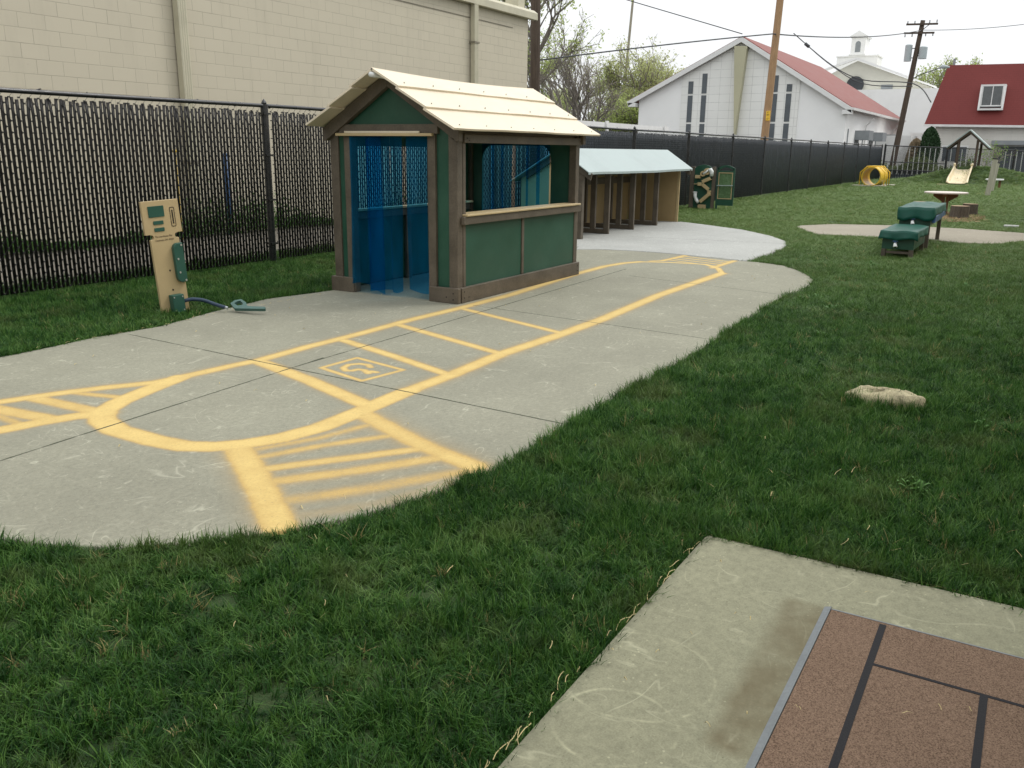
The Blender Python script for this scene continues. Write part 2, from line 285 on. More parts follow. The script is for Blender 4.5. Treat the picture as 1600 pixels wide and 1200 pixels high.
def concrete(name, col, joints=(), paint=False, stain=None, arcs=(), tint=(.9,.88,.8), mott=.12):
    n = NT(name); c = n.coord()
    sx = n.n('ShaderNodeSeparateXYZ'); n.l(c, sx.inputs[0]); X, Y = sx.outputs[0], sx.outputs[1]
    a = n.noise(c, 1.1, 6, .62); b = n.noise(c, 14, 5, .65); g = n.noise(c, 190, 3, .7)
    lo = tuple(x*(1-mott*1.3) for x in col); hi = tuple(min(1, x*(1+mott)) for x in col)
    cc = n.ramp(n.math('ADD', n.math('MULTIPLY', a, .6), n.math('MULTIPLY', b, .4)), [(.34, lo), (.66, hi)])
    cc = n.mix(.5, cc, n.ramp(g, [(.3, tuple(x*.42 for x in col)), (.7, tuple(min(1, x*1.55) for x in col))]))
    m2 = n.noise(c, 42, 4, .75)
    cc = n.mix(.45, cc, n.ramp(m2, [(.32, tuple(x*.62 for x in col)), (.68, tuple(min(1, x*1.35) for x in col))]))
    v2 = n.n('ShaderNodeTexVoronoi'); v2.inputs['Scale'].default_value = 38; n.l(c, v2.inputs['Vector'])
    fl = n.math('MULTIPLY', n.math('LESS_THAN', v2.outputs['Distance'], .13), n.ramp(n.noise(c, 4, 3), [(.45, 0.0), (.6, 1.0)]))
    cc = n.mix(n.math('MULTIPLY', fl, .5), cc, tuple(min(1, x*2.1) for x in col))
    blot = n.ramp(n.noise(c, .7, 6, .72), [(.42, 0.0), (.62, 1.0)])
    cc = n.mix(n.math('MULTIPLY', blot, .30), cc, tuple(x*.62 for x in col))
    # dark aggregate pits
    vo = n.n('ShaderNodeTexVoronoi'); vo.inputs['Scale'].default_value = 55; n.l(c, vo.inputs['Vector'])
    pit = n.math('LESS_THAN', vo.outputs['Distance'], .14)
    pit = n.math('MULTIPLY', pit, n.ramp(n.noise(c, 9, 3), [(.5, 0.0), (.62, 1.0)]))
    cc = n.mix(n.math('MULTIPLY', pit, .45), cc, tuple(x*.3 for x in col))
    # chalky scuffs: thin bright curved lines from stretched, distorted noise
    for (sc, st, lo_, hi_, am) in ((1.6, (1,2.2,1), .004, .011, .45), (1.1, (2.6,1,1), .003, .009, .38), (3.2, (1,1,1), .003, .010, .30)):
        w1 = n.noise(c, sc, 2.5, .55, st, dist=1.4)
        ln = n.math('ABSOLUTE', n.math('SUBTRACT', w1, .5))
        ln = n.ramp(ln, [(lo_*.4, 1.0), (hi_, 0.0)])
        br = n.ramp(n.noise(c, sc*2.7, 3, .6), [(.50, 0.0), (.62, 1.0)])
        cc = n.mix(n.math('MULTIPLY', n.math('MULTIPLY', ln, br), am), cc, tuple(min(1, x*1.75+.04) for x in col))
    for (ax, ay, ar) in arcs:               # chalk rings drawn by children
        vm = n.n('ShaderNodeVectorMath', operation='DISTANCE'); n.l(c, vm.inputs[0]); vm.inputs[1].default_value = (ax, ay, .012)
        dd = n.math('ABSOLUTE', n.math('SUBTRACT', n.math('ADD', vm.outputs['Value'], n.math('MULTIPLY', n.math('SUBTRACT', n.noise(c, 5, 3), .5), .03)), ar))
        am_ = n.math('MULTIPLY', n.ramp(dd, [(.001, 1.0), (.006, 0.0)]), n.ramp(n.noise(c, 9, 4, .8), [(.42, .05), (.62, .8)]))
        cc = n.mix(n.math('MULTIPLY', am_, .6), cc, tuple(min(1, x*2.1) for x in col))
    h = n.math('ADD', n.math('MULTIPLY', g, .35), n.math('MULTIPLY', b, .5))
    if stain:
        x0, x1, y0, y1, scol = stain
        wob = n.math('MULTIPLY', n.math('SUBTRACT', n.noise(c, 12, 3), .5), .03)
        def edge(v, e, sgn):
            return n.ramp(n.math('ADD', n.math('MULTIPLY', n.math('ADD', n.math('SUBTRACT', v, e), wob), sgn*22), .5), [(0, 0.0), (1, 1.0)])
        k = n.math('MULTIPLY', n.math('MULTIPLY', edge(X, x0, 1), edge(X, x1, -1)), n.math('MULTIPLY', edge(Y, y0, 1), edge(Y, y1, -1)))
        cc = n.mix(n.math('MULTIPLY', k, n.ramp(n.noise(c, 9, 4), [(.3, .35), (.7, .9)])), cc, scol)
    if paint:
        at = n.n('ShaderNodeAttribute'); at.attribute_name = 'paint'
        d = at.outputs['Fac']
        sp = n.math('MULTIPLY', n.math('SUBTRACT', n.noise(c, 60, 5, .8), .5), .75)
        wear = n.ramp(n.noise(c, 6, 5, .7), [(.3, 1.0), (.75, .62)])
        dn = n.math('MULTIPLY', n.math('ADD', d, n.math('MULTIPLY', sp, n.math('MULTIPLY', d, 1.4))), wear, clamp=True)
        pc = n.ramp(dn, [(.0, (.34,.22,.08)), (.45, (.52,.34,.10)), (.9, (.64,.47,.17))])
        fac = n.ramp(dn, [(.03, 0.0), (.5, .80), (.95, .93)])
        cc = n.mix(fac, cc, pc)
        pk = n.ramp(n.noise(c, 75, 4, .75), [(.32, 1.0), (.42, 0.0)])
        cc = n.mix(n.math('MULTIPLY', pk, .55), cc, (.22,.18,.11))
    if joints:
        jm = None
        for (x1, y1, x2, y2) in joints:
            dx, dy = x2-x1, y2-y1; L = math.hypot(dx, dy); nx, ny = -dy/L, dx/L
            wob = n.math('MULTIPLY', n.math('SUBTRACT', n.noise(c, 14, 4, .7), .5), .012)
            dist = n.math('ABSOLUTE', n.math('ADD', n.math('ADD', n.math('ADD', n.math('MULTIPLY', X, nx), n.math('MULTIPLY', Y, ny)), -(x1*nx+y1*ny)), wob))
            al = n.math('ADD', n.math('ADD', n.math('MULTIPLY', X, dx/L), n.math('MULTIPLY', Y, dy/L)), -(x1*dx/L+y1*dy/L))
            m_ = n.math('LESS_THAN', dist, .0075)
            m_ = n.math('MULTIPLY', m_, n.math('MULTIPLY', n.math('GREATER_THAN', al, -.01), n.math('LESS_THAN', al, L+.35 if L > .1 else L)))
            jm = m_ if jm is None else n.math('MAXIMUM', jm, m_)
        brk = n.ramp(n.noise(c, 5, 4, .7), [(.34, .35), (.5, .95)])
        jm2 = n.math('MULTIPLY', jm, brk)
        cc = n.mix(jm2, cc, (.045,.05,.03))
        h = n.math('SUBTRACT', h, n.math('MULTIPLY', jm, 2.5))
    n.l(cc, n.p.inputs['Base Color']); n.p.inputs['Roughness'].default_value = .85; n.p.inputs['Specular IOR Level'].default_value = .3
    n.l(n.bump(h, .35, .004), n.p.inputs['Normal'])
    return n.m
MT['conc'] = concrete('old_concrete', (.262,.257,.196), JOINTS, True, mott=.30)
MT['conc_new'] = concrete('new_concrete', (.37,.375,.35), JOINTS_NEW, mott=.06)
MT['conc_far'] = concrete('tan_concrete', (.30,.27,.21), mott=.12)
MT['conc_patio'] = concrete('patio_concrete', (.235,.232,.155), (), stain=(1.88, 2.75, .30, .535, (.12,.10,.055)), arcs=((1.83,.755,.16),(2.08,.80,.22)))
def asphalt():
    n = NT('asphalt'); c = n.coord(); a = n.noise(c, .5, 5, .6); b = n.noise(c, 60, 4, .7)
    n.l(n.mix(.4, n.ramp(a, [(.3, (.05,.05,.048)), (.7, (.085,.083,.078))]), n.ramp(b, [(.3, (.03,.03,.03)), (.7, (.13,.13,.12))])), n.p.inputs['Base Color'])
    n.p.inputs['Roughness'].default_value = .9; n.l(n.bump(b, .5, .01), n.p.inputs['Normal']); return n.m
MT['asphalt'] = asphalt()
def blockwall(name, col, bw, bh, mortar=.006, depth=.6, streak=.5, plane='xz'):
    n = NT(name); c = n.coord()
    sx = n.n('ShaderNodeSeparateXYZ'); n.l(c, sx.inputs[0]); cb = n.n('ShaderNodeCombineXYZ')
    n.l(sx.outputs[0] if plane == 'xz' else sx.outputs[1], cb.inputs[0]); n.l(sx.outputs[2], cb.inputs[1])
    br = n.n('ShaderNodeTexBrick'); n.l(cb.outputs[0], br.inputs['Vector'])
    br.inputs['Scale'].default_value = 1; br.inputs['Brick Width'].default_value = bw; br.inputs['Row Height'].default_value = bh
    br.inputs['Mortar Size'].default_value = mortar; br.inputs['Mortar Smooth'].default_value = .3; br.inputs['Bias'].default_value = 0
    br.inputs['Color1'].default_value = tuple(x*1.03 for x in col)+(1,); br.inputs['Color2'].default_value = tuple(x*.95 for x in col)+(1,)
    br.inputs['Mortar'].default_value = tuple(x*.5 for x in col)+(1,)
    vis = n.ramp(n.noise(c, 1.6, 5, .7), [(.3, .15), (.65, 1.0)])           # joints painted over in places
    plain = n.mix(n.noise(c, .8, 4), tuple(x*1.03 for x in col), tuple(x*.93 for x in col))
    cc = n.mix(n.math('MULTIPLY', vis, depth), plain, br.outputs['Color'])
    st = n.ramp(n.noise(c, 2.2, 5, .7, (1,1,.18)), [(.55, 0.0), (.8, 1.0)])
    cc = n.mix(n.math('MULTIPLY', st, streak*.5), cc, tuple(x*.62 for x in col))
    sp = n.ramp(n.noise(c, 11, 4, .75), [(.66, 0.0), (.74, 1.0)])
    cc = n.mix(n.math('MULTIPLY', sp, .28), cc, tuple(x*.55 for x in col))
    n.l(cc, n.p.inputs['Base Color']); n.p.inputs['Roughness'].default_value = .7; n.p.inputs['Specular IOR Level'].default_value = .3
    h = n.math('ADD', n.math('MULTIPLY', n.math('SUBTRACT', 1, br.outputs['Fac']), 1), n.math('MULTIPLY', n.noise(c, 60, 3), .25))
    n.l(n.bump(h, .35, .006), n.p.inputs['Normal']); return n.m
MT['cmu'] = blockwall('painted_block', (.53,.485,.375), .40, .20, .006, .62)
MT['white_block'] = blockwall('white_painted_block', (.66,.645,.59), .40, .20, .008, .35, .6, 'yz')
MT['church_tile'] = blockwall('church_tile', (.80,.80,.76), .72, .52, .016, .7, .15, 'yz')
MT['church_tile'].node_tree.nodes['Brick Texture'].offset = 0.0
MT['red_roof'] = blockwall('red_shingles', (.175,.034,.030), .35, .16, .012, .5, .5, 'yz')
def mat_tile():
    n = NT('entrance_mat'); c = n.coord(); g = n.noise(c, 240, 3, .8); a = n.noise(c, 5, 4, .6)
    cc = n.mix(.6, n.ramp(a, [(.3, (.135,.088,.060)), (.7, (.20,.135,.095))]), n.ramp(g, [(.36, (.045,.028,.018)), (.64, (.38,.265,.19))]))
    n.l(cc, n.p.inputs['Base Color']); n.p.inputs['Roughness'].default_value = .95; n.p.inputs['Specular IOR Level'].default_value = .1
    n.l(n.bump(g, .9, .006), n.p.inputs['Normal']); return n.m
MT['mat'] = mat_tile()
MT['mat_line'] = mat('mat_groove', (.018,.018,.02), .8, .25, 30, 200, .5, .2)
MT['mat_edge'] = mat('mat_rubber_edge', (.16,.175,.18), .6, .15, 8, 90, .2, .3)
def vinyl():
    n = NT('blue_vinyl_strip'); c = n.coord()
    tr = n.n('ShaderNodeBsdfTransparent'); tr.inputs[0].default_value = (.16,.58,.90,1)
    n.p.inputs['Base Color'].default_value = (.0,.22,.52,1); n.p.inputs['Roughness'].default_value = .12; n.p.inputs['Specular IOR Level'].default_value = .6
    ms = n.n('ShaderNodeMixShader')
    scr = n.ramp(n.noise(c, 3, 5, .7, (1,1,.3)), [(.4, .05), (.75, .20)])
    n.l(scr, ms.inputs[0]); n.l(tr.outputs[0], ms.inputs[1]); n.l(n.p.outputs[0], ms.inputs[2]); n.l(ms.outputs[0], n.out.inputs[0])
    n.l(n.bump(n.noise(c, 5, 2, .5, (1,1,.25)), .25, .02), n.p.inputs['Normal'])
    return n.m
MT['vinyl'] = vinyl()
# ---------------------------------------------------------------- ground
def inside(P, poly):
    x, y = P[:,0], P[:,1]; r = np.zeros(len(P), bool); n = len(poly)
    for i in range(n):
        x1, y1 = poly[i]; x2, y2 = poly[(i+1) % n]
        if y1 == y2: continue
        c = ((y1 > y) != (y2 > y)) & (x < (x2-x1)*(y-y1)/(y2-y1)+x1); r ^= c
    return r
def nearest(P, poly, closed=True):
    best = np.full(len(P), 1e9); q = np.zeros_like(P); n = len(poly)
    for i in range(n if closed else n-1):
        a = np.array(poly[i]); b = np.array(poly[(i+1) % n]); d = b-a; L = max(d@d, 1e-9)
        t = np.clip(((P-a)@d)/L, 0, 1); c = a+t[:,None]*d; ds = np.hypot(*(P-c).T)
        m = ds < best; best[m] = ds[m]; q[m] = c[m]
    return best, q
def smoothpoly(poly, keep=()):
    out = []; n = len(poly)
    for i in range(n):
        p0, p1, p2, p3 = (np.array(poly[(i+k) % n]) for k in (-1, 0, 1, 2))
        for t in (0, .25, .5, .75):
            out.append(tuple(.5*((2*p1)+(-p0+p2)*t+(2*p0-5*p1+4*p2-p3)*t*t+(-p0+3*p1-3*p2+p3)*t**3)))
    return out
def slab(name, poly, z, st, material, paint=None, skirt=.13):
    a = np.array(poly); x0, y0 = a.min(0)-st; x1, y1 = a.max(0)+st
    nx, ny = int((x1-x0)/st)+2, int((y1-y0)/st)+2
    gx, gy = np.meshgrid(x0+np.arange(nx)*st, y0+np.arange(ny)*st, indexing='ij')
    P = np.stack([gx.ravel(), gy.ravel()], 1)
    i, j = np.meshgrid(np.arange(nx-1), np.arange(ny-1), indexing='ij'); i = i.ravel(); j = j.ravel()
    F = np.stack([i*ny+j, (i+1)*ny+j, (i+1)*ny+j+1, i*ny+j+1], 1)
    cen = P[F].mean(1); F = F[inside(cen, poly)]
    cnt = np.bincount(F.ravel(), minlength=len(P)); bd = (cnt > 0) & (cnt < 4)
    idx = np.where(bd)[0]; ds, q = nearest(P[idx], poly); ok = ds < st*1.3; P[idx[ok]] = q[ok]
    used = np.where(cnt > 0)[0]; mp = -np.ones(len(P), int); mp[used] = np.arange(len(used)); F = mp[F]; P = P[used]
    # skirt along boundary edges
    E = np.concatenate([F[:, [0,1]], F[:, [1,2]], F[:, [2,3]], F[:, [3,0]]]); key = np.sort(E, 1)
    _, inv, ct = np.unique(key, axis=0, return_inverse=True, return_counts=True); E = E[ct[inv.ravel()] == 1]
    n = len(P); low = np.unique(E); lm = {int(v): n+k for k, v in enumerate(low)}
    V = np.concatenate([np.c_[P, np.full(n, z)], np.c_[P[low], np.full(len(low), z-skirt)]])
    SF = np.array([(b, a_, lm[int(a_)], lm[int(b)]) for a_, b in E])
    o = npmesh(name, V, np.concatenate([F, SF]), material)
    if paint:
        val = np.zeros(n)
        for pts, w, stg, ov in paint:
            pts2 = np.array(pts); lo = pts2.min(0)-.6; hi = pts2.max(0)+.6
            m = np.where((P[:,0] > lo[0]) & (P[:,0] < hi[0]) & (P[:,1] > lo[1]) & (P[:,1] < hi[1]))[0]
            if len(m) == 0: continue
            ds, _ = nearest(P[m], pts, False); e = ds-w*.5
            core = 1/(1+np.exp(np.clip(e/(.004+.0045*ov), -40, 40)))
            spray = .20*min(ov,1.5)*np.exp(-np.maximum(e, 0)/(.045*max(ov, .15)))
            val[m] = np.maximum(val[m], stg*np.clip(core+(1-core)*spray, 0, 1))
        at = o.data.attributes.new('paint', 'FLOAT', 'POINT'); full = np.zeros(len(V), np.float32); full[:n] = val; at.data.foreach_set('value', full)
    return o
MX, MY = 53.9, 3.0
def mound(x, y):
    return .88*np.exp(-(((x-MX)/2.25)**2)) * np.exp(-(np.abs((y-MY)/2.95)**2.2))
def lawn_h(x, y):
    return -.022 + .008*np.sin(x*1.7+y*.6)*np.sin(y*2.1-x*.4) + mound(x, y)
m = M(); m.add([(-400,-400,-.16),(600,-400,-.16),(600,600,-.16),(-400,600,-.16)], [(0,1,2,3)])
tag(m.build('ground', MT['asphalt']), kind='structure')
xs = np.concatenate([np.arange(-9, 12, .15), np.arange(12, 57.4, .3)]); ys = np.concatenate([np.arange(-9, 0, .3), np.arange(0, 9.6, .15)])
gx, gy = np.meshgrid(xs, ys, indexing='ij'); V = np.c_[gx.ravel(), gy.ravel(), lawn_h(gx, gy).ravel()]
i, j = np.meshgrid(np.arange(len(xs)-1), np.arange(len(ys)-1), indexing='ij'); i = i.ravel(); j = j.ravel(); ny = len(ys)
# no soil underneath the slabs
PATH_S = PATH; 
F = np.stack([i*ny+j, (i+1)*ny+j, (i+1)*ny+j+1, i*ny+j+1], 1)
tag(npmesh('lawn', V, F, MT['soil'], smooth=True), kind='structure')
PATIO = [(-3, .93), (3.09, .93), (3.09, -1.6), (-3, -1.6)]
tag(slab('concrete_path', PATH, 0.0, .015, MT['conc'], PAINT), kind='structure')
tag(slab('new_concrete_path', NEWSLAB, .004, .06, MT['conc_new']), kind='structure')
FP = smoothpoly(FARPATH[:-1])
tag(slab('far_concrete_path', FARPATH, .0, .06, MT['conc_far']), kind='structure')
tag(slab('patio', PATIO, .012, .03, MT['conc_patio']), kind='structure')
m = M(); m.add([(56.8+.6,-60,-.12),(130,-60,-.12),(130,60,-.12),(57.4,60,-.12)], [(0,1,2,3)])
tag(m.build('parking_lot', MT['asphalt']), kind='structure')
# thin verge of soil at far side hedge
# ---------------------------------------------------------------- grass
def make_tufts():
    c = bpy.data.collections.new('grass_tufts'); r = random.Random(3)
    for k in range(8):
        v = []; f = []; 
        for b in range(13):
            a = r.uniform(0, 2*PI); rad = r.uniform(0, .030); x, y = rad*math.cos(a), rad*math.sin(a)
            h = r.uniform(.030, .072); lean = r.uniform(.1, 1.15)*h; ld = r.uniform(0, 2*PI); w = r.uniform(.0014, .0026)
            dx, dy = math.cos(ld), math.sin(ld); sx, sy = -dy, dx; tw = r.uniform(-.6, .6); sx += dx*tw; sy += dy*tw
            n = len(v); segs = 4
            for s in range(segs+1):
                t = s/segs; px = x+dx*lean*t*t; py = y+dy*lean*t*t; pz = h*(t-.28*t*t*(lean/h)); ww = w*(1-t**2*.92)
                v += [(px-sx*ww, py-sy*ww, pz), (px+sx*ww, py+sy*ww, pz)]
            for s in range(segs): f.append((n+2*s, n+2*s+1, n+2*s+3, n+2*s+2))
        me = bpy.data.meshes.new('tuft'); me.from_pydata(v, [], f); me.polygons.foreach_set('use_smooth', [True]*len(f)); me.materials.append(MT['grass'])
        c.objects.link(bpy.data.objects.new('tuft', me))
    return c
def vnoise(x, y, s, seed):
    """smooth value noise"""
    g = np.random.default_rng(seed).random((256, 256)); u = x/s; v = y/s
    iu = np.floor(u).astype(int); iv = np.floor(v).astype(int); fu = u-iu; fv = v-iv; fu = fu*fu*(3-2*fu); fv = fv*fv*(3-2*fv)
    q = lambda a, b: g[(iu+a) % 256, (iv+b) % 256]
    return (q(0,0)*(1-fu)+q(1,0)*fu)*(1-fv)+(q(0,1)*(1-fu)+q(1,1)*fu)*fv
BARE = [(20.6,3.75,.55,.9),(24.0,1.9,2.2,.75),(19.5,5.2,1.2,.25),(22.5,5.4,2.0,.18),(1.45,2.2,.16,.6),(1.75,2.15,.12,.5),(1.1,1.9,.2,.5),(1.9,2.3,.12,.4),(50.2,3.7,1.0,.95),(5.1,6.75,.16,.8),(2.2,1.6,.12,.5)]
def scatter(x0, x1, y0, y1, dens):
    n = int((x1-x0)*(y1-y0)*dens); return np.c_[rng.uniform(x0, x1, n), rng.uniform(y0, y1, n)]
def grass():
    A = []
    for (x0, x1, y0, y1, d, s, h) in GRASS_ZONES:
        p = scatter(x0, x1, y0, y1, d); A.append(np.c_[p, np.full(len(p), s), np.full(len(p), h)])
    A = np.concatenate(A); P = A[:, :2]
    ok = np.ones(len(P), bool)
    for poly in (PATH, NEWSLAB, FARPATH, PATIO): ok &= ~inside(P, poly)
    ok &= ~((P[:,0] > 40.3+3.6) & (P[:,0] < 47.2) & (np.abs(P[:,1]-6.9) < .5))
    rnd = rng.random(len(P))
    for bx, by, br, st in BARE:
        d = np.hypot(P[:,0]-bx, P[:,1]-by)/br; ok &= ~((d < 1) & (rnd < st*(1-d*.6)))
    # tufts sit a hand's width off objects standing on the lawn
    keepout = vnoise(P[:,0], P[:,1], .22, 5)
    ok &= rnd < (.55+.75*keepout)
    A = A[ok]; P = A[:, :2]; n = len(P)
    clump = vnoise(P[:,0], P[:,1], .16, 1); big = vnoise(P[:,0], P[:,1], .9, 2)
    hs = .50+.65*clump+.45*big
    dmin = np.full(n, 9.)
    for poly in (PATH, PATIO):
        d, _ = nearest(P, poly); dmin = np.minimum(dmin, d)
    hs *= 1+.25*np.exp(-dmin/.07); rk = np.hypot((P[:,0]-5.50)/.16, (P[:,1]-.64)/.28); hs *= 1+.7*np.exp(-np.maximum(rk-1, 0)/.25)
    V = np.c_[P, lawn_h(P[:,0], P[:,1])-.004]
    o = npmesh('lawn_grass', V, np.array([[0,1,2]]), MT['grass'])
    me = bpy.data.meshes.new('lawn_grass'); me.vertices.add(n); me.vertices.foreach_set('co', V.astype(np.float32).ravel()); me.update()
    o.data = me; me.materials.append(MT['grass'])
    wind = .5*np.sin(P[:,0]*2.3+P[:,1]*1.3)
    rot = np.c_[rng.normal(0, .22, n)+.15*wind, rng.normal(0, .22, n), rng.uniform(0, 2*PI, n)].astype(np.float32)
    sc = A[:,2]*rng.uniform(.8, 1.25, n); sz = A[:,3]*hs*rng.uniform(.75, 1.3, n)
    scl = np.c_[sc, sc, sz].astype(np.float32)
    a = me.attributes.new('rot', 'FLOAT_VECTOR', 'POINT'); a.data.foreach_set('vector', rot.ravel())
    a = me.attributes.new('scl', 'FLOAT_VECTOR', 'POINT'); a.data.foreach_set('vector', scl.ravel())
    a = me.attributes.new('idx', 'INT', 'POINT'); a.data.foreach_set('value', rng.integers(0, 8, n).astype(np.int32))
    t = bpy.data.node_groups.new('scatter_grass', 'GeometryNodeTree')
    t.interface.new_socket('Geometry', in_out='INPUT', socket_type='NodeSocketGeometry'); t.interface.new_socket('Geometry', in_out='OUTPUT', socket_type='NodeSocketGeometry')
    gi = t.nodes.new('NodeGroupInput'); go = t.nodes.new('NodeGroupOutput'); ip = t.nodes.new('GeometryNodeInstanceOnPoints')
    ci = t.nodes.new('GeometryNodeCollectionInfo'); ci.inputs['Collection'].default_value = make_tufts(); ci.inputs['Separate Children'].default_value = True; ci.inputs['Reset Children'].default_value = True
    def at_(nm, ty):
        q = t.nodes.new('GeometryNodeInputNamedAttribute'); q.data_type = ty; q.inputs['Name'].default_value = nm; return q.outputs['Attribute']
    t.links.new(gi.outputs[0], ip.inputs['Points']); t.links.new(ci.outputs[0], ip.inputs['Instance']); ip.inputs['Pick Instance'].default_value = True
    t.links.new(at_('idx', 'INT'), ip.inputs['Instance Index'])
    er = t.nodes.new('FunctionNodeEulerToRotation'); t.links.new(at_('rot', 'FLOAT_VECTOR'), er.inputs[0]); t.links.new(er.outputs[0], ip.inputs['Rotation'])
    t.links.new(at_('scl', 'FLOAT_VECTOR'), ip.inputs['Scale']); t.links.new(ip.outputs[0], go.inputs[0])
    md = o.modifiers.new('scatter', 'NODES'); md.node_group = t
    tag(o, kind='stuff', label='green lawn grass growing round the concrete paths and patio', cat='grass')
    print('tufts', n)
# x0,x1,y0,y1, tufts per m2, width scale, height scale
GRASS_ZONES = [(-.5,3.2,.3,4.2,2600,.85,.95),(3.0,5.5,-.8,2.4,2600,.9,.95),(5.5,8.5,-1,2.4,1700,1.1,.9),(-.5,9.5,5.9,8.9,1300,1.15,1.0),
               (8.5,12.5,-1.2,3.2,1100,1.35,.85),(9.5,14,5.8,8.9,500,1.5,.9),(12,20,-1.5,8.4,900,1.6,.65),(20,30,-2,8.9,520,2.0,.5),(30,45,-3,8.6,230,3.0,.45),(45,57,-4,8.4,170,3.6,.45),(-.5,12,8.9,9.5,100,1.6,1.1)]
grass()
# dry straw and litter
def straw():
    V = []; F = []
    r = random.Random(11)
    def strip(x, y, L, a, w=.0022, z=.02):
        n = len(V); c = r.uniform(-.8, .8); X, Y = x, y
        for s in range(5):
            aa = a+c*(s/4-.5); sx, sy = -math.sin(aa)*w, math.cos(aa)*w; zz = z+.012*math.sin(s/4*PI)*r.random()
            V.append((X-sx, Y-sy, zz)); V.append((X+sx, Y+sy, zz+.001)); X += math.cos(aa)*L/4; Y += math.sin(aa)*L/4
        for s in range(4): F.append((n+2*s, n+2*s+1, n+2*s+3, n+2*s+2))
    for _ in range(30): strip(r.uniform(1.5, 3.1), .945+r.gauss(.005, .014), r.uniform(.02, .10), r.gauss(0, .16), .0010, .004)
    for _ in range(24): strip(3.10+r.gauss(.005, .01), r.uniform(-.2, .93), r.uniform(.03, .12), PI/2+r.gauss(0, .08), .0013, .008)
    for _ in range(26): strip(r.uniform(3.2, 4.4), r.uniform(-.2, 1.2), r.uniform(.03, .11), r.uniform(0, PI), .0012, .045)
    for _ in range(22): strip(r.uniform(1.0, 2.6), r.uniform(1.0, 2.4), r.uniform(.02, .06), r.uniform(0, PI), .0009, .035)
    for _ in range(70): strip(r.uniform(2, 11), r.uniform(2.2, 6.0), r.uniform(.01, .03), r.uniform(0, PI), .0022, .004)
    for _ in range(14): strip(r.uniform(1.9, 2.9), r.uniform(-.1, .9), r.uniform(.008, .03), r.uniform(0, PI), .0016, .035)
    for (px, py), k in zip([(x, y) for x, y in zip(np.linspace(3.4, 6.6, 30), [6.15+.03*math.sin(q*3)+.04 for q in range(30)])], range(30)): strip(px, py, r.uniform(.02, .06), r.uniform(-.5, .5), .002, .006)
    return npmesh('dry_straw', np.array(V), np.array(F), MT['straw'])
MT['straw'] = mat('dry_straw', (.45,.37,.18), .7, .25, 20, 100, 0, .3)
tag(straw(), kind='stuff', label='pale dry straw and litter strewn over slab edges and grass', cat='straw')
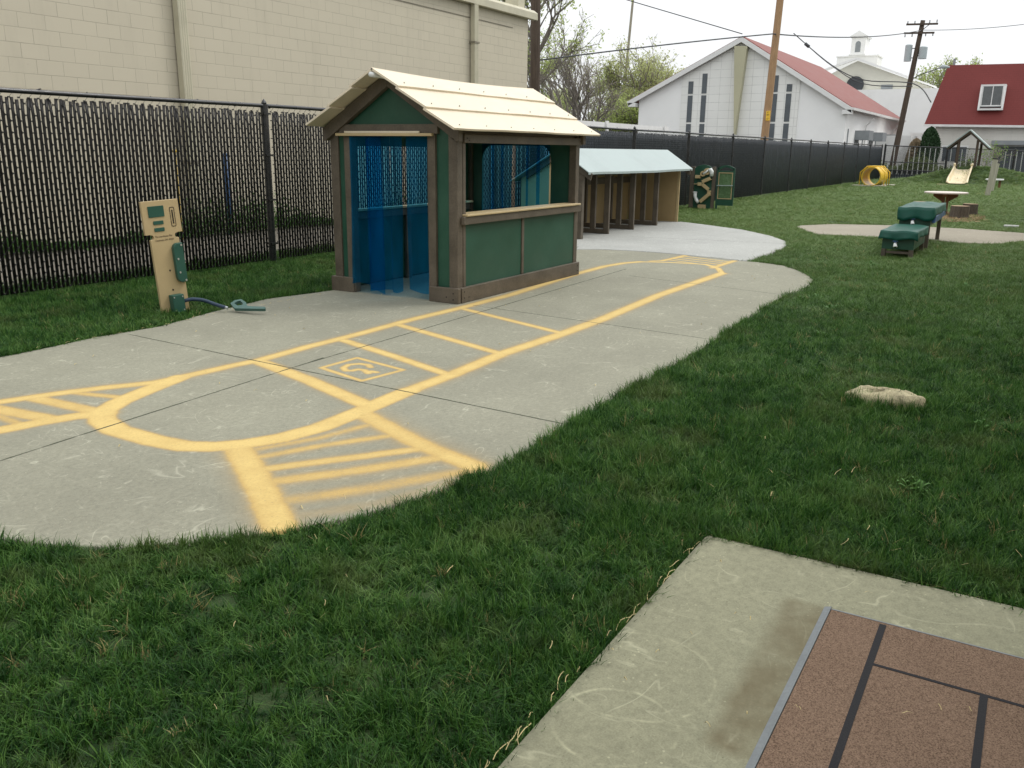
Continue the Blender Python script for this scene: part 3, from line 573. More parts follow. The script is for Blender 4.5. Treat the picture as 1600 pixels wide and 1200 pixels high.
# ---------------------------------------------------------------- chain-link fence with slats
FY, FZ = 8.46, 1.95
POSTS = [-3.1, .67, 4.45, 8.23, 12.05, 15.95, 19.96, 23.73, 27.75, 31.4, 35.2, 38.5, 41.9, 45.7, 49.3, 53.0, 57.25]
def zigzag(V, F, p, q, r):
    d = Vector(q)-Vector(p); d.normalize(); u = Vector((0,1,0)); s = d.cross(u).normalized()
    n = len(V)
    for c in (p, q):
        c = Vector(c)
        for (a, b) in ((0,-1), (.87,.5), (-.87,.5)): V.append(tuple(c+s*(a*r)+u*(b*r)))
    F += [(n,n+1,n+4,n+3), (n+1,n+2,n+5,n+4), (n+2,n,n+3,n+5)]
def long_fence():
    root = thing('chain_link_fence', (4.45, FY, 0), 'long black chain link fence with dark privacy slats along the left side of the yard', 'fence')
    pit = .0485; r = random.Random(5)
    for k, x in enumerate(POSTS):
        m = M(); m.tube([(x, FY+.005, -.1), (x, FY+.005, FZ+.01)], .042 if k % 3 else .048, 12)
        m.tube([(x, FY+.005, FZ+.01), (x, FY+.005, FZ+.03), (x, FY+.005, FZ+.055), (x,FY+.005,FZ+.075)], [.03,.034,.02,.004], 10)
        for z in (.25, .8, 1.35, 1.85): m.box(x-.055, x+.055, FY-.05, FY+.045, z-.012, z+.012)
        m.build('post', MT['rail'], root, smooth=False)
    m = M(); pts = [(x, FY, FZ-.01+.006*math.sin(x*.9)) for x in np.arange(-3.1, 57.3, .8)]
    m.tube(pts, .024, 10)
    for x in np.arange(-2.8, 30, .62): m.tube([(x+r.uniform(-.1,.1), FY, FZ-.035), (x+r.uniform(-.1,.1), FY, FZ+.018)], .007, 6)
    m.build('top_rail', MT['rail'], root, smooth=True)
    for k in range(len(POSTS)-1):
        xa, xb = POSTS[k], POSTS[k+1]; th = .003 if xa < 15 else .0075
        g = .0085 if xa < 8 else (.0085 if xa < 15 else .0065)
        m = M(); n = int((xb-xa-.14)/pit); x0 = xa+.07+(.03 if k in (3,7,8) else 0)
        V = []; F = []; W = []; WF = []
        for s in range(n):
            xc = x0+pit*(s+.5); hw = pit/2-g+r.uniform(-.0015, .0012); top = FZ-.075+r.uniform(-.02, .015); t = r.gauss(0, .003) if r.random() > .03 else r.choice([-.011, .011]); zt = .04
            y = FY+r.uniform(-.002, .002); tip = r.choice([0, 0, .012, -.012, 0, .006])
            nn = len(V)
            for (zz, dx) in ((zt, 0), (top-.16, t*.6), (top, t+tip)):
                V += [(xc-hw+dx, y-th, zz), (xc+hw+dx, y-th, zz), (xc+hw+dx, y+th, zz), (xc-hw+dx, y+th, zz)]
            for b in (0, 4):
                F += [(nn+b+0,nn+b+1,nn+b+5,nn+b+4), (nn+b+1,nn+b+2,nn+b+6,nn+b+5), (nn+b+2,nn+b+3,nn+b+7,nn+b+6), (nn+b+3,nn+b+0,nn+b+4,nn+b+7)]
            F += [(nn+3,nn+2,nn+1,nn+0), (nn+8,nn+9,nn+10,nn+11)]
        o = npmesh('slat_panel', np.array(V)-np.array([4.45, FY, 0]), np.array(F), MT['slat'] if xa < 15 else MT['slat_sheen'], root)
        dz = .1075; fine = xa < 20
        for s in range(n+1):
            xg = x0+pit*s; off = (s % 2)*dz/2
            z = .05+off
            while z < FZ-.03:
                if fine:
                    W_ = len(W); hx = .0105; hy = .007
                    W += [(xg-hx,FY-hy,z-.006),(xg+hx,FY-hy,z-.006),(xg+hx,FY+hy,z-.006),(xg-hx,FY+hy,z-.006),(xg-hx,FY-hy,z+.006),(xg+hx,FY-hy,z+.006),(xg+hx,FY+hy,z+.006),(xg-hx,FY+hy,z+.006)]
                    WF += [(W_+a,W_+b,W_+c,W_+d) for a,b,c,d in ((0,3,2,1),(4,5,6,7),(0,1,5,4),(1,2,6,5),(2,3,7,6),(3,0,4,7))]
                if s < n and xa < 30:
                    sgn = 1 if (s % 2 == 0) else -1
                    zigzag(W, WF, (xg, FY-th-.004, z), (xg+pit, FY-th-.004, z+dz/2), .0022)
                    zigzag(W, WF, (xg, FY-th-.004, z), (xg+pit, FY-th-.004, z-dz/2), .0022)
                z += dz
        if W: npmesh('wire_mesh', np.array(W)-np.array([4.45, FY, 0]), np.array(WF), MT['wire'], root)
long_fence()
# far fence across the end of the yard
def far_fence():
    X = 57.35; root = thing('far_fence', (X, 4.9, 0), 'black open mesh fence with thin white slats across the far end of the yard', 'fence')
    ztop = lambda y: 1.98-(8.4-y)*.032
    for k, y in enumerate((8.3, 4.95, 1.55, -1.9, -5.3)):
        m = M(); m.tube([(X, y, -.3), (X, y, ztop(y)+.03)], .06, 10); m.tube([(X,y,ztop(y)+.03),(X,y,ztop(y)+.09)], [.045,.01], 10); m.build('post', MT['rail'], root)
    ys = np.arange(-7, 8.4, 1.0)
    m = M(); m.tube([(X, y, ztop(y)-.03) for y in ys]+[(X,8.3,ztop(8.3)-.03)], .03, 8); m.build('top_rail', MT['rail'], root)
    m = M(); m.tube([(X, 8.3, 1.02), (X, 4.95, .95)], .028, 8); m.build('middle_rail', MT['rail'], root)
    m = M(); m.tube([(X, 8.3, .56), (X, -7, .3)], .03, 8); m.build('bottom_rail', MT['rail'], root)
    r = random.Random(2); m = M()
    y = 8.05
    while y > -7:
        zt = ztop(y)-.08 if r.random() > .18 else ztop(y)*.62
        m.box(X-.012, X+.012, y-.022, y+.022, .32, zt); y -= .275
    m.build('white_slats', MT['white'], root)
    m = M(); y = 8.2
    while y > -7: m.box(X+.03, X+.045, y-.1, y+.02, -.1, .52-(8.4-y)*.01); y -= .135
    m.build('lower_slats', MT['slat_sheen'], root)
    W = []; F = []
    r_ = .0052; d = .11; Lh = 1.4
    yy = -7.0
    while yy < 8.3:
        for sg in (1, -1):
            z0, z1 = .34, ztop(min(max(yy,-7),8.3))-.05; h = z1-z0
            ya, yb = yy, yy+sg*h*.6
            if yb > 8.3 or yb < -7: yb = min(max(yb, -7), 8.3); z1 = z0+abs(yb-ya)/.6
            n = len(W); e = r_
            W += [(X-.02,ya-e,z0),(X-.02,ya+e,z0),(X-.02,yb+e,z1),(X-.02,yb-e,z1),(X-.012,ya-e,z0),(X-.012,ya+e,z0),(X-.012,yb+e,z1),(X-.012,yb-e,z1)]
            F += [(n,n+1,n+2,n+3),(n+7,n+6,n+5,n+4),(n,n+3,n+7,n+4),(n+1,n+5,n+6,n+2)]
        yy += .062
    npmesh('wire_mesh', np.array(W)-np.array([X,4.9,0]), np.array(F), MT['wire'], root)
far_fence()
# ---------------------------------------------------------------- tan block building behind the fence
def block_building():
    Y0 = 12.4; root = thing('block_building', (8, Y0, 0), 'long tan painted concrete block building wall behind the slatted fence', 'building')
    m = M(); m.box(-14, 21.7, Y0, 26, -.2, 4.83); m.build('wall', MT['cmu'], root)
    m = M(); m.prism([(Y0-.16, 4.80),(Y0-.16,4.97),(Y0-.05,5.05),(Y0+.5,5.05),(Y0+.5,4.84),(Y0-.02,4.84),(Y0-.02,4.80)], 'x', -14, 21.95); m.build('roof_edge', MT['cmu_trim'], root, bevel=.01)
    m = M(); m.box(-14, 20.9, Y0-.012, Y0-.002, 4.50, 4.522); m.build('reveal_strip', MT['cmu_dark'], root)
    m = M(); m.box(21.35, 21.68, Y0+.1, Y0+.5, 5.02, 6.6); m.build('chimney', MT['cmu_trim'], root)
    for x in (-3.5, 10.27, 18.95):
        m = M(); w = .085; prof = []
        for k in range(9):                       # corrugated rectangular pipe
            u = -w+2*w*k/8; prof.append((x+u, Y0-.15-(.010 if k % 2 else 0)))
        prof += [(x+w, Y0-.03), (x-w, Y0-.03)]
        m.prism(prof, 'z', .1, 4.82); o = m.build('downspout', MT['cmu_trim'], root)
        for z in (1.2, 3.95): b = M(); b.box(x-.11, x+.11, Y0-.172, Y0-.005, z-.02, z+.02); b.build('bracket', MT['cmu_dark'], o)
MT['cmu_trim'] = mat('tan_painted_metal', (.50,.47,.35), .5, .06, 3, 60, .05, .4, dirt=((.36,.33,.24), .5))
MT['cmu_dark'] = mat('dark_tan_trim', (.22,.20,.15), .6, .1, 4, 60, .05, .3)  # darker tan for the reveal line and downspout brackets
block_building()
MT['alley'] = mat('alley_concrete', (.17,.155,.13), .9, .25, 1.2, 30, .3, .2)
m = M(); m.add([(-14,9.5,-.05),(40,9.5,-.05),(40,12.4,-.05),(-14,12.4,-.05)], [(0,1,2,3)]); tag(m.build('alley_pavement', MT['alley']), kind='structure')
def weeds():
    R = random.Random(31); LV = []; LF = []
    for k in range(16000):
        x = R.uniform(-1, 16); h = max(.05, .30+.28*math.sin(x*1.1+2)); y = 12.35-abs(R.gauss(0,.22)); z = abs(R.gauss(0, .5))*h; s = R.uniform(.02,.05); c = Vector((x,y,z)); A = Vector((R.gauss(0,.6),R.gauss(0,.6),1)).normalized(); B = A.cross(Vector((R.gauss(0,1),R.gauss(0,1),.1))).normalized(); q = len(LV)
        for (i, j) in ((-1,0),(0,-.35),(1,0),(0,.35)): LV.append(tuple(c+A*(i*s)+B*(j*s)))
        LF.append((q,q+1,q+2,q+3))
    tag(npmesh('weeds', np.array(LV), np.array(LF), MT['weed']), 'green weeds growing along the foot of the tan block wall', 'ground cover', kind='stuff')
MT['weed'] = leafmat('weed_leaf', (.04,.10,.02), (.10,.20,.05), .25, 1.5)
weeds()
for nm, pts, mt, lb in (('leaning_pole', [(10.86,12.18,-.05),(10.76,12.05,1.3)], 'blue', 'thin blue pole glimpsed through the slatted fence'), ('marker_stake', [(9.77,12.1,-.05),(9.75,12.08,1.35)], 'yellow', 'thin yellow stake glimpsed through the slatted fence')):
    m = M(); m.tube(pts, .038 if mt == 'blue' else .02, 8); m.tube([pts[1], (pts[1][0], pts[1][1], pts[1][2]+.04)], [.045,.03], 8); tag(m.build(nm, MT[mt], smooth=True), lb, 'pole')
def rosettes():
    R = random.Random(8); LV = []; LF = []
    spots = [(9.2,1.95),(9.35,1.85),(12.8,1.9),(12.6,1.8),(8.8,1.6),(4.1,.3),(5.3,.1),(7.4,1.4),(10.3,1.2),(11.2,.6),(7.9,6.7)]
    for (x, y) in spots:
        for k in range(R.randint(9, 16)):
            a = R.uniform(0, 2*PI); L = R.uniform(.03, .06); w = L*.17; x0, y0 = x+R.gauss(0,.03), y+R.gauss(0,.03); zt = R.uniform(.02, .055); q = len(LV); dx, dy = math.cos(a), math.sin(a)
            for (t, ww, z) in ((0,.3,0.0),(.45,1,zt*.75),(.8,.8,zt),(1,.05,zt*.9)): LV.append((x0+dx*L*t-dy*w*ww, y0+dy*L*t+dx*w*ww, z-.01)); LV.append((x0+dx*L*t+dy*w*ww, y0+dy*L*t-dx*w*ww, z-.01))
            for s in range(3): LF.append((q+2*s,q+2*s+1,q+2*s+3,q+2*s+2))
    tag(npmesh('broadleaf_weeds', np.array(LV), np.array(LF), MT['rosette']), 'bright green broad leaved weeds scattered through the lawn', 'weeds', kind='stuff')
MT['rosette'] = leafmat('rosette_leaf', (.035,.11,.018), (.09,.21,.04), .3, 3)
rosettes()
# unseen building assumed behind and right of the viewer, added to shade the near lawn
r = thing('unseen_shade_building', (4, -6, 0), 'unseen low tan building beside the patio, added to shade the near lawn', 'building')
m = M(); m.box(-9, 34, -12, -2.0, -.2, 3.1); m.build('wall', MT['cmu'], r)
m = M(); m.box(-9.3, 34.3, -12.3, -1.7, 3.101, 3.3); m.build('roof', MT['grey_far'], r)
m = M(); m.box(-9, -1.4, -1.999, 3.4, -.2, 3.1); m.build('wall', MT['cmu'], r)
m = M(); m.box(-9.3, -1.1, -1.699, 3.7, 3.101, 3.3); m.build('roof', MT['grey_far'], r)
# ---------------------------------------------------------------- playhouse
def playhouse():
    x0, x1, y0, y1 = 6.97, 9.53, 4.72, 6.27; r = thing('playhouse', ((x0+x1)/2, (y0+y1)/2, 0), 'green and brown playhouse with a cream lapped roof and blue door strips', 'playhouse')
    B, G = MT['brown'], MT['green']; E_ = 1.68; RZ = 2.155; yc = (y0+y1)/2
    def bx(n, mt, *a, parent=r, bev=.006): m = M(); m.box(*a); return m.build(n, mt, parent, bevel=bev)
    # base boards
    bx('base_board', B, x0+.03, x1+.02, y0-.03, y0+.012, 0, .15)
    bx('base_board', B, x0, x1, y1-.01, y1+.03, 0, .15)
    bx('base_board', B, x0-.035, x0+.01, y0-.03, 5.04, 0, .15)
    bx('base_board', B, x0-.035, x0+.01, 6.00, y1+.03, 0, .15)
    bx('base_board', B, x1+.022, x1+.05, y0+.02, 5.04, 0, .15)
    bx('base_board', B, x1+.022, x1+.05, 6.04, y1, 0, .15)
    # corner posts
    for (a, b, c, d) in ((x0, x0+.09, y0, y0+.10), (x0, x0+.09, y1-.10, y1), (x1-.09, x1, y0, y0+.09), (x1-.09, x1, y1-.09, y1)):
        bx('corner_post', B, a, b, c, d, .0, E_)
    bx('corner_post', B, x0+.093, x0+.14, y0-.004, y0+.05, .15, E_-.1)
    # front wall: green strips, door posts, header, gable
    for (a, b) in ((y0+.101, 4.965), (6.085, y1-.101)):
        bx('wall_panel', G, x0+.02, x0+.045, a, b, .02, 1.64, bev=.003)
    bx('door_post', B, x0-.012, x0+.07, 4.965, 5.055, .0, 1.585)
    bx('door_post', B, x0-.012, x0+.07, 5.99, 6.085, .0, 1.585)
    bx('door_header', B, x0-.02, x0+.07, 4.93, 6.14, 1.587, 1.675)
    # gables (front and back), with sloping rafters
    for xx, s in ((x0, 1), (x1, -1)):
        m = M(); m.prism([(y0+.10,1.55 if s>0 else 1.5),(y1-.10,1.55 if s>0 else 1.5),(y1-.06,E_+.02),(yc,RZ-.02),(y0+.06,E_+.02)], 'x', xx+s*.022, xx+s*.046); m.build('gable_panel', G, r, bevel=.003)
        sl = (RZ-E_)/((y1-y0)/2)
        for sg in (-1, 1):
            ye = yc+sg*((y1-y0)/2+.05); ze = RZ-sl*((y1-y0)/2+.05)
            m = M(); m.prism([(yc, RZ-.005),(ye, ze-.005),(ye, ze-.13),(ye-sg*.03, ze-.13),(yc, RZ-.135)], 'x', xx-s*.045, xx+s*.018); m.build('rafter', B, r, bevel=.004)
    # roof: three lapped boards a side
    slope = (RZ-E_)/((y1-y0)/2); xa, xb = x0-.26, x1+.24
    L_R = (y1-y0)/2+.15
    for sg in (-1, 1):
        L = (y1-y0)/2+(.15 if sg < 0 else .085); n = 3
        for k in range(n):
            a = L*k/n-(.03 if k else 0.005); b = L*(k+1)/n; lift0 = .004+.0*k; lift1 = .040
            ya, yb = yc+sg*a, yc+sg*b; za, zb = RZ-slope*a+lift0+.012, RZ-slope*b+lift1
            if k == n-1: zb += .006
            xe = xb-(n-1-k)*.05 if False else xb
            m = M(); N = 24; nrm = Vector((0, sg*slope, 1)).normalized(); t = .022
            vs = []; fs = []
            for i in range(N+1):
                u = i/N; x = xa+(xe-xa)*u; wob = .003*math.sin(u*9+k*2)+.002*math.sin(u*23+k)
                sag = -.028*math.sin(u*PI) if k == 0 else -.012*math.sin(u*PI)
                for (yy, zz) in ((ya, za+(sag if k == 0 else 0)), (yb, zb+wob*.6)):
                    vs.append((x, yy, zz)); vs.append((x, yy-nrm.y*t, zz-nrm.z*t))
            for i in range(N):
                q = i*4; fs += [(q,q+4,q+6,q+2),(q+1,q+3,q+7,q+5),(q,q+1,q+5,q+4),(q+2,q+6,q+7,q+3)]
            fs += [(0,2,3,1),(N*4,N*4+1,N*4+3,N*4+2)]
            m.add(vs, fs); m.build('roof_board', MT['cream'], r, bevel=.003)
    m = M(); m.tube([(xa-.02, yc, RZ-.045), (x1+.1, yc, RZ-.045)], .024, 14); m.build('ridge_pipe', MT['plastic_white'], r, smooth=True)
    # serving side (towards the yard)
    bx('window_header', B, x0+.092, x1+.015, y0-.025, y0+.02, 1.508, 1.588)
    bx('window_beam', B, x0-.0, x1, y0+.021, y0+.06, 1.53, 1.67)
    bx('sill_beam', B, x0+.05, x1-.03+.02, y0-.045, y0-.0045, .752, .828)
    s = bx('counter', MT['cream_edge'], x0+.085, x1-.045, y0-.06, y0+.16, .829, .85)
    for a, b in ((x0+.141, 8.195), (8.245, x1-.09)):
        bx('side_panel', G, a, b, y0+.008, y0+.03, .13, .76, bev=.003)
    bx('mullion', B, 8.196, 8.244, y0-.004, y0+.032, .15, .752)
    # rear side: sill, panels, arched opening
    def arch_panel(n, ax, c0, c1, a0, a1, z0, z1, o0, o1, ob, ot, rad, mt):
        """a board with a round-cornered opening, as one mesh of bands around the hole"""
        arc = []
        for k in range(9): t = PI/2*k/8; arc.append((o0+rad-rad*math.cos(t), ot-rad+rad*math.sin(t)))
        arc2 = [(o0+o1-a, b) for a, b in arc[::-1]]
        inner = [(o0, ob)]+arc+arc2+[(o1, ob)]
        m = M()
        if ob > z0+.01: m.prism([(a0,z0),(a1,z0),(a1,ob),(a0,ob)], ax, c0, c1)
        m.prism([(a0,ob),(o0,ob),(o0,ot-rad),(a0,ot-rad)], ax, c0, c1); m.prism([(o1,ob),(a1,ob),(a1,ot-rad),(o1,ot-rad)], ax, c0, c1)
        m.prism([(a0,ot-rad)]+[(a0,z1),((o0+o1)/2,z1),((o0+o1)/2,ot)]+arc[::-1], ax, c0, c1)
        m.prism([(a1,z1),(a1,ot-rad)]+arc2[::-1][0:]+[((o0+o1)/2,ot),((o0+o1)/2,z1)], ax, c0, c1)
        return m.build(n, mt, r)
    arch_panel('rear_wall', 'y', y1-.045, y1-.02, x0+.09, x1-.09, .02, 1.62, 7.24, 9.22, .80, 1.47, .14, G)
    arch_panel('end_wall', 'x', x1-.045, x1-.02, y0+.09, y1-.09, .0, 1.62, 5.075, 6.045, .004, 1.52, .19, G)
    bx('rear_sill', MT['cream_edge'], 7.1, 9.43, y1-.13, y1-.046, .805, .83)
    bx('rear_beam', B, 7.1, 9.43, y1-.085, y1-.046, .72, .80)
    bx('rear_post', B, 8.10, 8.19, y1-.085, y1-.047, .0, .719)
    bx('inner_counter', MT['cream_edge'], x0+.10, x0+.11+.2, y0+.18, y0+.22, .82, .86) if False else None
    # curtain rail and vinyl strips
    bx('curtain_rail', MT['cream_edge'], x0-.058, x0-.021, 4.97, 6.15, 1.565, 1.592, bev=.004)
    m = M(); m.box(x0-.05, x0-.03, 5.12, 5.46, 1.593, 1.612); m.box(x0-.05, x0-.03, 5.465, 6.04, 1.593, 1.612); m.build('clamp_strip', MT['cream'], r, bevel=.002)
    def strip(xf, ya, yb, z0, z1, amp, ph, ax='x'):
        N, K = 26, 6; vs = []; fs = []
        for i in range(N+1):
            u = i/N; z = z1+(z0-z1)*u
            for k in range(K+1):
                v = k/K; cur = .005*math.sin(v*PI)+.45*amp*u*math.sin(ph+u*3+v*1.2)
                yy = ya+(yb-ya)*v+.012*u*math.sin(ph*2+u*2); zz = z+(.0 if i < N else .02*math.sin(v*3+ph))
                vs.append((xf+cur, yy, zz))
        for i in range(N):
            for k in range(K): q = i*(K+1)+k; fs.append((q, q+1, q+K+2, q+K+1))
        m = M(); m.add(vs, fs); m.build('vinyl_strip', MT['vinyl'], r, smooth=True)
    xf = x0-.024
    for i, (a, b, z0, am) in enumerate(((5.76,6.0,.09,.03),(5.50,5.80,.05,.02),(5.345,5.49,.06,.03),(5.05,5.30,.08,.03),(5.60,5.78,.03,.02))):
        strip(xf+(.008 if i % 2 else 0), a, b, z0, 1.575, am, i*1.3)
    for i, (a, b, z0, am) in enumerate(((5.86,6.04,.05,.02),(5.72,5.90,.05,.03),(5.60,5.76,.05,.04),(5.37,5.555,.05,.03),(5.22,5.41,.05,.02),(5.08,5.26,.05,.03))):
        strip(x1-.06-(.008 if i % 2 else 0), a, b, z0, 1.57, am, i*2.1)
    # roof fixings along each board
    for k in range(3):
        for i in range(7):
            d = L_R*(k+.82)/3; x = x0-.1+i*.46; m = M(); z = RZ-slope*d+.045; m.tube([(x, yc-d, z-.01), (x, yc-d-.001, z+.004)], .006, 6); m.build('screw', MT['screw'], r)
    # screws
    for (y, z) in ((4.75,.04),(4.75,.10),(4.83,.06)): m = M(); m.tube([(x0-.038,y,z),(x0-.035,y,z)], .007, 8); m.build('screw', MT['black'], r)
    for (x, z) in ((7.04,.05),(7.04,.11),(7.12,.05),(9.5,.05),(9.5,.11),(7.1,1.55),(7.13,1.53),(9.48,1.55)): m = M(); m.tube([(x,y0-.033,z),(x,y0-.03,z)], .006, 8); m.build('screw', MT['black'], r)
playhouse()
# ---------------------------------------------------------------- trike shed
def shed():
    xa, xb = 13.42, 18.1; r = thing('open_shed', (15.8, 7.1, 0), 'low open fronted shed with pale metal roof and brown divider posts behind the playhouse', 'shed')
    B, T = MT['brown'], MT['tan_dark']
    def bx(n, mt, *a, parent=r, bev=.005): m = M(); m.box(*a); return m.build(n, mt, parent, bevel=bev)
    zf = lambda y: 1.13+(y-6.42)*.64
    def sidewall(n, x, mt):
        m = M(); m.prism([(6.66,0.004),(7.75,0.004),(7.75,.98),(6.98,zf(6.98)-.06),(6.66,zf(6.66)-.05)], 'x', x, x+.03); return m.build(n, mt, r)
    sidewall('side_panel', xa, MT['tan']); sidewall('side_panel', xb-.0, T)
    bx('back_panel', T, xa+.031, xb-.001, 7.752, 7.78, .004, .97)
    # posts
    bx('front_post', B, xa-.02, xa+.07, 6.57, 6.655, 0, zf(6.6)-.05)
    bx('front_post', MT['tan'], xb, xb+.045, 6.6, 6.655, 0.004, zf(6.62)-.05)
    for x in (14.56, 15.70, 16.9):
        for (y, w) in ((6.60, .0), (6.87, 0)):
            bx('divider_post', B, x, x+.06, y, y+.10, .086 if y > 6.8 else .004, zf(y)-.04)
        bx('floor_runner', B, x+.005, x+.055, 6.705, 7.70, .004, .085)
        bx('divider_post', B, x+.0, x+.06, 7.60, 7.69, .09, .96)
    bx('back_rail', B, xa+.04, xb-.01, 7.70, 7.75, .80, .92)
    # shelf rail near left bay
    bx('front_beam', B, xa+.08, xb, 6.58, 6.66, zf(6.6)-.12, zf(6.6)-.055)
    # gable boards
    for x in (xa-.06, xb+.05):
        m = M(); m.prism([(6.38,zf(6.38)-.02),(7.0,zf(7.0)-.02),(7.62,zf(7.0)-.42),(7.62,zf(7.0)-.53),(7.0,zf(7.0)-.15),(6.41,zf(6.41)-.15)], 'x', x, x+.035); m.build('gable_board', B, r, bevel=.004)
    # roof sheet: front slope and back slope with a thin drip edge
    x0, x1 = 13.28, 18.3; N = 30; vs = []; fs = []
    for i in range(N+1):
        u = i/N; x = x0+(x1-x0)*u; w = .005*math.sin(u*7+1)+.002*math.sin(u*19)
        prof = [(6.40, zf(6.40)-.05+w), (6.40, zf(6.40)-.012+w), (6.98, zf(6.98)), (7.9, zf(6.98)-.55), (7.9, zf(6.98)-.565), (6.98, zf(6.98)-.015), (6.415, zf(6.415)-.027+w), (6.408, zf(6.4)-.05+w)]
        vs += [(x, a, b) for a, b in prof]
    K = 8
    for i in range(N):
        for k in range(K): q = i*K; fs.append((q+k, q+(k+1)%K, q+K+(k+1)%K, q+K+k))
    fs += [tuple(range(K))[::-1], tuple(N*K+k for k in range(K))]
    m = M(); m.add(vs, fs); m.build('roof', MT['metal_roof'], r)
    for x in (14.62, 15.85, 17.1):
        m = M(); m.bar((x+.03, 6.59, zf(6.6)-.16), (x+.03, 6.43, zf(6.43)-.06), .03, .008); m.build('roof_bracket', MT['steel'], r)
shed()
# ---------------------------------------------------------------- toy fuel pump
def text_part(body, size, mt, parent, M4, name='lettering', ext=.0006):
    cu = bpy.data.curves.new(name, 'FONT'); cu.body = body; cu.size = size; cu.extrude = ext; cu.align_x = 'CENTER'; cu.align_y = 'CENTER'
    t = bpy.data.objects.new(name, cu); COL.objects.link(t); dg = bpy.context.evaluated_depsgraph_get()
    me = bpy.data.meshes.new_from_object(t.evaluated_get(dg)); bpy.data.objects.remove(t)
    me.materials.clear(); me.materials.append(mt)
    o = bpy.data.objects.new(name, me); COL.objects.link(o); o.parent = parent; o.matrix_local = M4; return o
def rounded(x0, x1, z0, z1, rad, corners=(1,1,1,1), n=6):
    P = []
    for (cx, cz, a0, on) in ((x1-rad, z0+rad, -PI/2, corners[0]), (x1-rad, z1-rad, 0, corners[1]), (x0+rad, z1-rad, PI/2, corners[2]), (x0+rad, z0+rad, PI, corners[3])):
        if on: P += [(cx+rad*math.cos(a0+PI/2*k/n), cz+rad*math.sin(a0+PI/2*k/n)) for k in range(n+1)]
        else: P.append((cx+rad*(1 if a0 in (-PI/2, 0) else -1), cz+rad*(-1 if a0 in (-PI/2, PI) else 1)))
    return P
def pump():
    """built upright facing -y at the origin, then turned towards the path and leaned back a little"""
    r = thing('toy_fuel_pump', (0, 0, 0), 'tan toy fuel pump with green screens and hose nozzle in the grass by the path', 'toy fuel pump')
    T, G = MT['tan'], MT['green_pump']; t = .03
    # outline: wide head, notches, narrower body
    W, w2 = .218, .168
    P = [(-w2, -.02), (w2, -.02)]
    P += [(w2, .665)]+[(w2-.022+.022*math.cos(a), .687+.020*math.sin(a)) for a in (-1.2, -2.2, PI, 2.2)]+[(w2, .712), (W, .712), (W, 1.0), (-W, 1.0), (-W, .712), (-w2, .712)]
    P += [(-(w2-.022+.022*math.cos(a)), .687+.020*math.sin(a)) for a in (2.2, PI, -2.2, -1.2)]+[(-w2, .665)]
    m = M(); m.prism(P, 'y', -t/2, t/2); m.build('board', T, r, bevel=.003)
    m = M(); m.prism(rounded(-.150, .034, .86, .955, .006), 'y', -t/2-.006, -t/2-.0005); m.build('screen', G, r, bevel=.001)
    for z in (.795, .735): m = M(); m.prism(rounded(-.108, .010, z, z+.032, .005), 'y', -t/2-.006, -t/2-.0005); m.build('button', G, r, bevel=.001)
    # card slot
    o, i_ = rounded(.102, .158, .765, .935, .012), rounded(.107, .153, .77, .93, .009)
    m = M(); n = len(o); m.add([(a,-t/2-.003,b) for a,b in o]+[(a,-t/2-.003,b) for a,b in i_]+[(a,-t/2-.0003,b) for a,b in o]+[(a,-t/2-.0003,b) for a,b in i_],
        [(k,(k+1)%n,n+(k+1)%n,n+k) for k in range(n)]+[(k,2*n+k,2*n+(k+1)%n,(k+1)%n) for k in range(n)]+[(n+k,n+(k+1)%n,3*n+(k+1)%n,3*n+k) for k in range(n)])
    s = m.build('card_slot', MT['black'], r)
    m = M(); m.box(.124, .136, -t/2-.004, -t/2-.0004, .79, .91); m.build('slit', MT['black'], s)
    Rx = Matrix.Rotation(PI/2, 4, 'X')
    text_part('The Learnhouse Plus', .024, MT['ink'], r, Matrix.Translation((-.01, -t/2-.001, .690)) @ Rx)
    text_part('Cincinnati, OH. 45227', .024, MT['ink'], r, Matrix.Translation((-.005, -t/2-.001, .657)) @ Rx)
    # green holster plate
    m = M(); m.prism(rounded(.055, .170, .27, .62, .055, (0,0,1,1), 8), 'y', -t/2-.045, -t/2-.001); h = m.build('holster', G, r, bevel=.006)
    for (x, z) in ((.150,.60),(.092,.48),(.092,.36),(.150,.285)): m = M(); m.tube([(x,-t/2-.05,z),(x,-t/2-.044,z)], .010, 10); m.build('bolt', MT['screw'], h)
    # hose box
    m = M(); m.box(-.065, .075, -t/2-.075, -t/2-.001, .01, .17); b = m.build('hose_box', G, r, bevel=.006)
    for x in (-.045, .055):
        for z in (.03, .15): m = M(); m.tube([(x,-t/2-.079,z),(x,-t/2-.074,z)], .007, 8); m.build('bolt', MT['screw'], b)
    for (x, z) in ((.0,.385),(.0,.21)): m = M(); m.tube([(x,-t/2-.004,z),(x,-t/2-.0003,z)], .009, 8); m.build('screw_hole', MT['black'], r)
    # hose to the nozzle lying on the path
    pts = [Vector(p) for p in ((.075,-.055,.10),(.16,-.10,.11),(.25,-.17,.095),(.32,-.25,.06),(.36,-.31,.040),(.385,-.345,.030))]
    cv = []
    for k in range(len(pts)-1):
        p0, p1, p2, p3 = pts[max(k-1,0)], pts[k], pts[k+1], pts[min(k+2,len(pts)-1)]
        for t_ in (0,.25,.5,.75): cv.append(.5*((2*p1)+(-p0+p2)*t_+(2*p0-5*p1+4*p2-p3)*t_*t_+(-p0+3*p1-3*p2+p3)*t_**3))
    cv.append(pts[-1])
    m = M(); m.tube(cv, .017, 12); m.build('hose', MT['hose'], r, smooth=True)
    m = M(); m.tube([pts[-1]-(pts[-1]-pts[-2])*.05, pts[-1]+(pts[-1]-pts[-2]).normalized()*.03], .014, 12); fer = m.build('ferrule', MT['steel'], r, smooth=True)
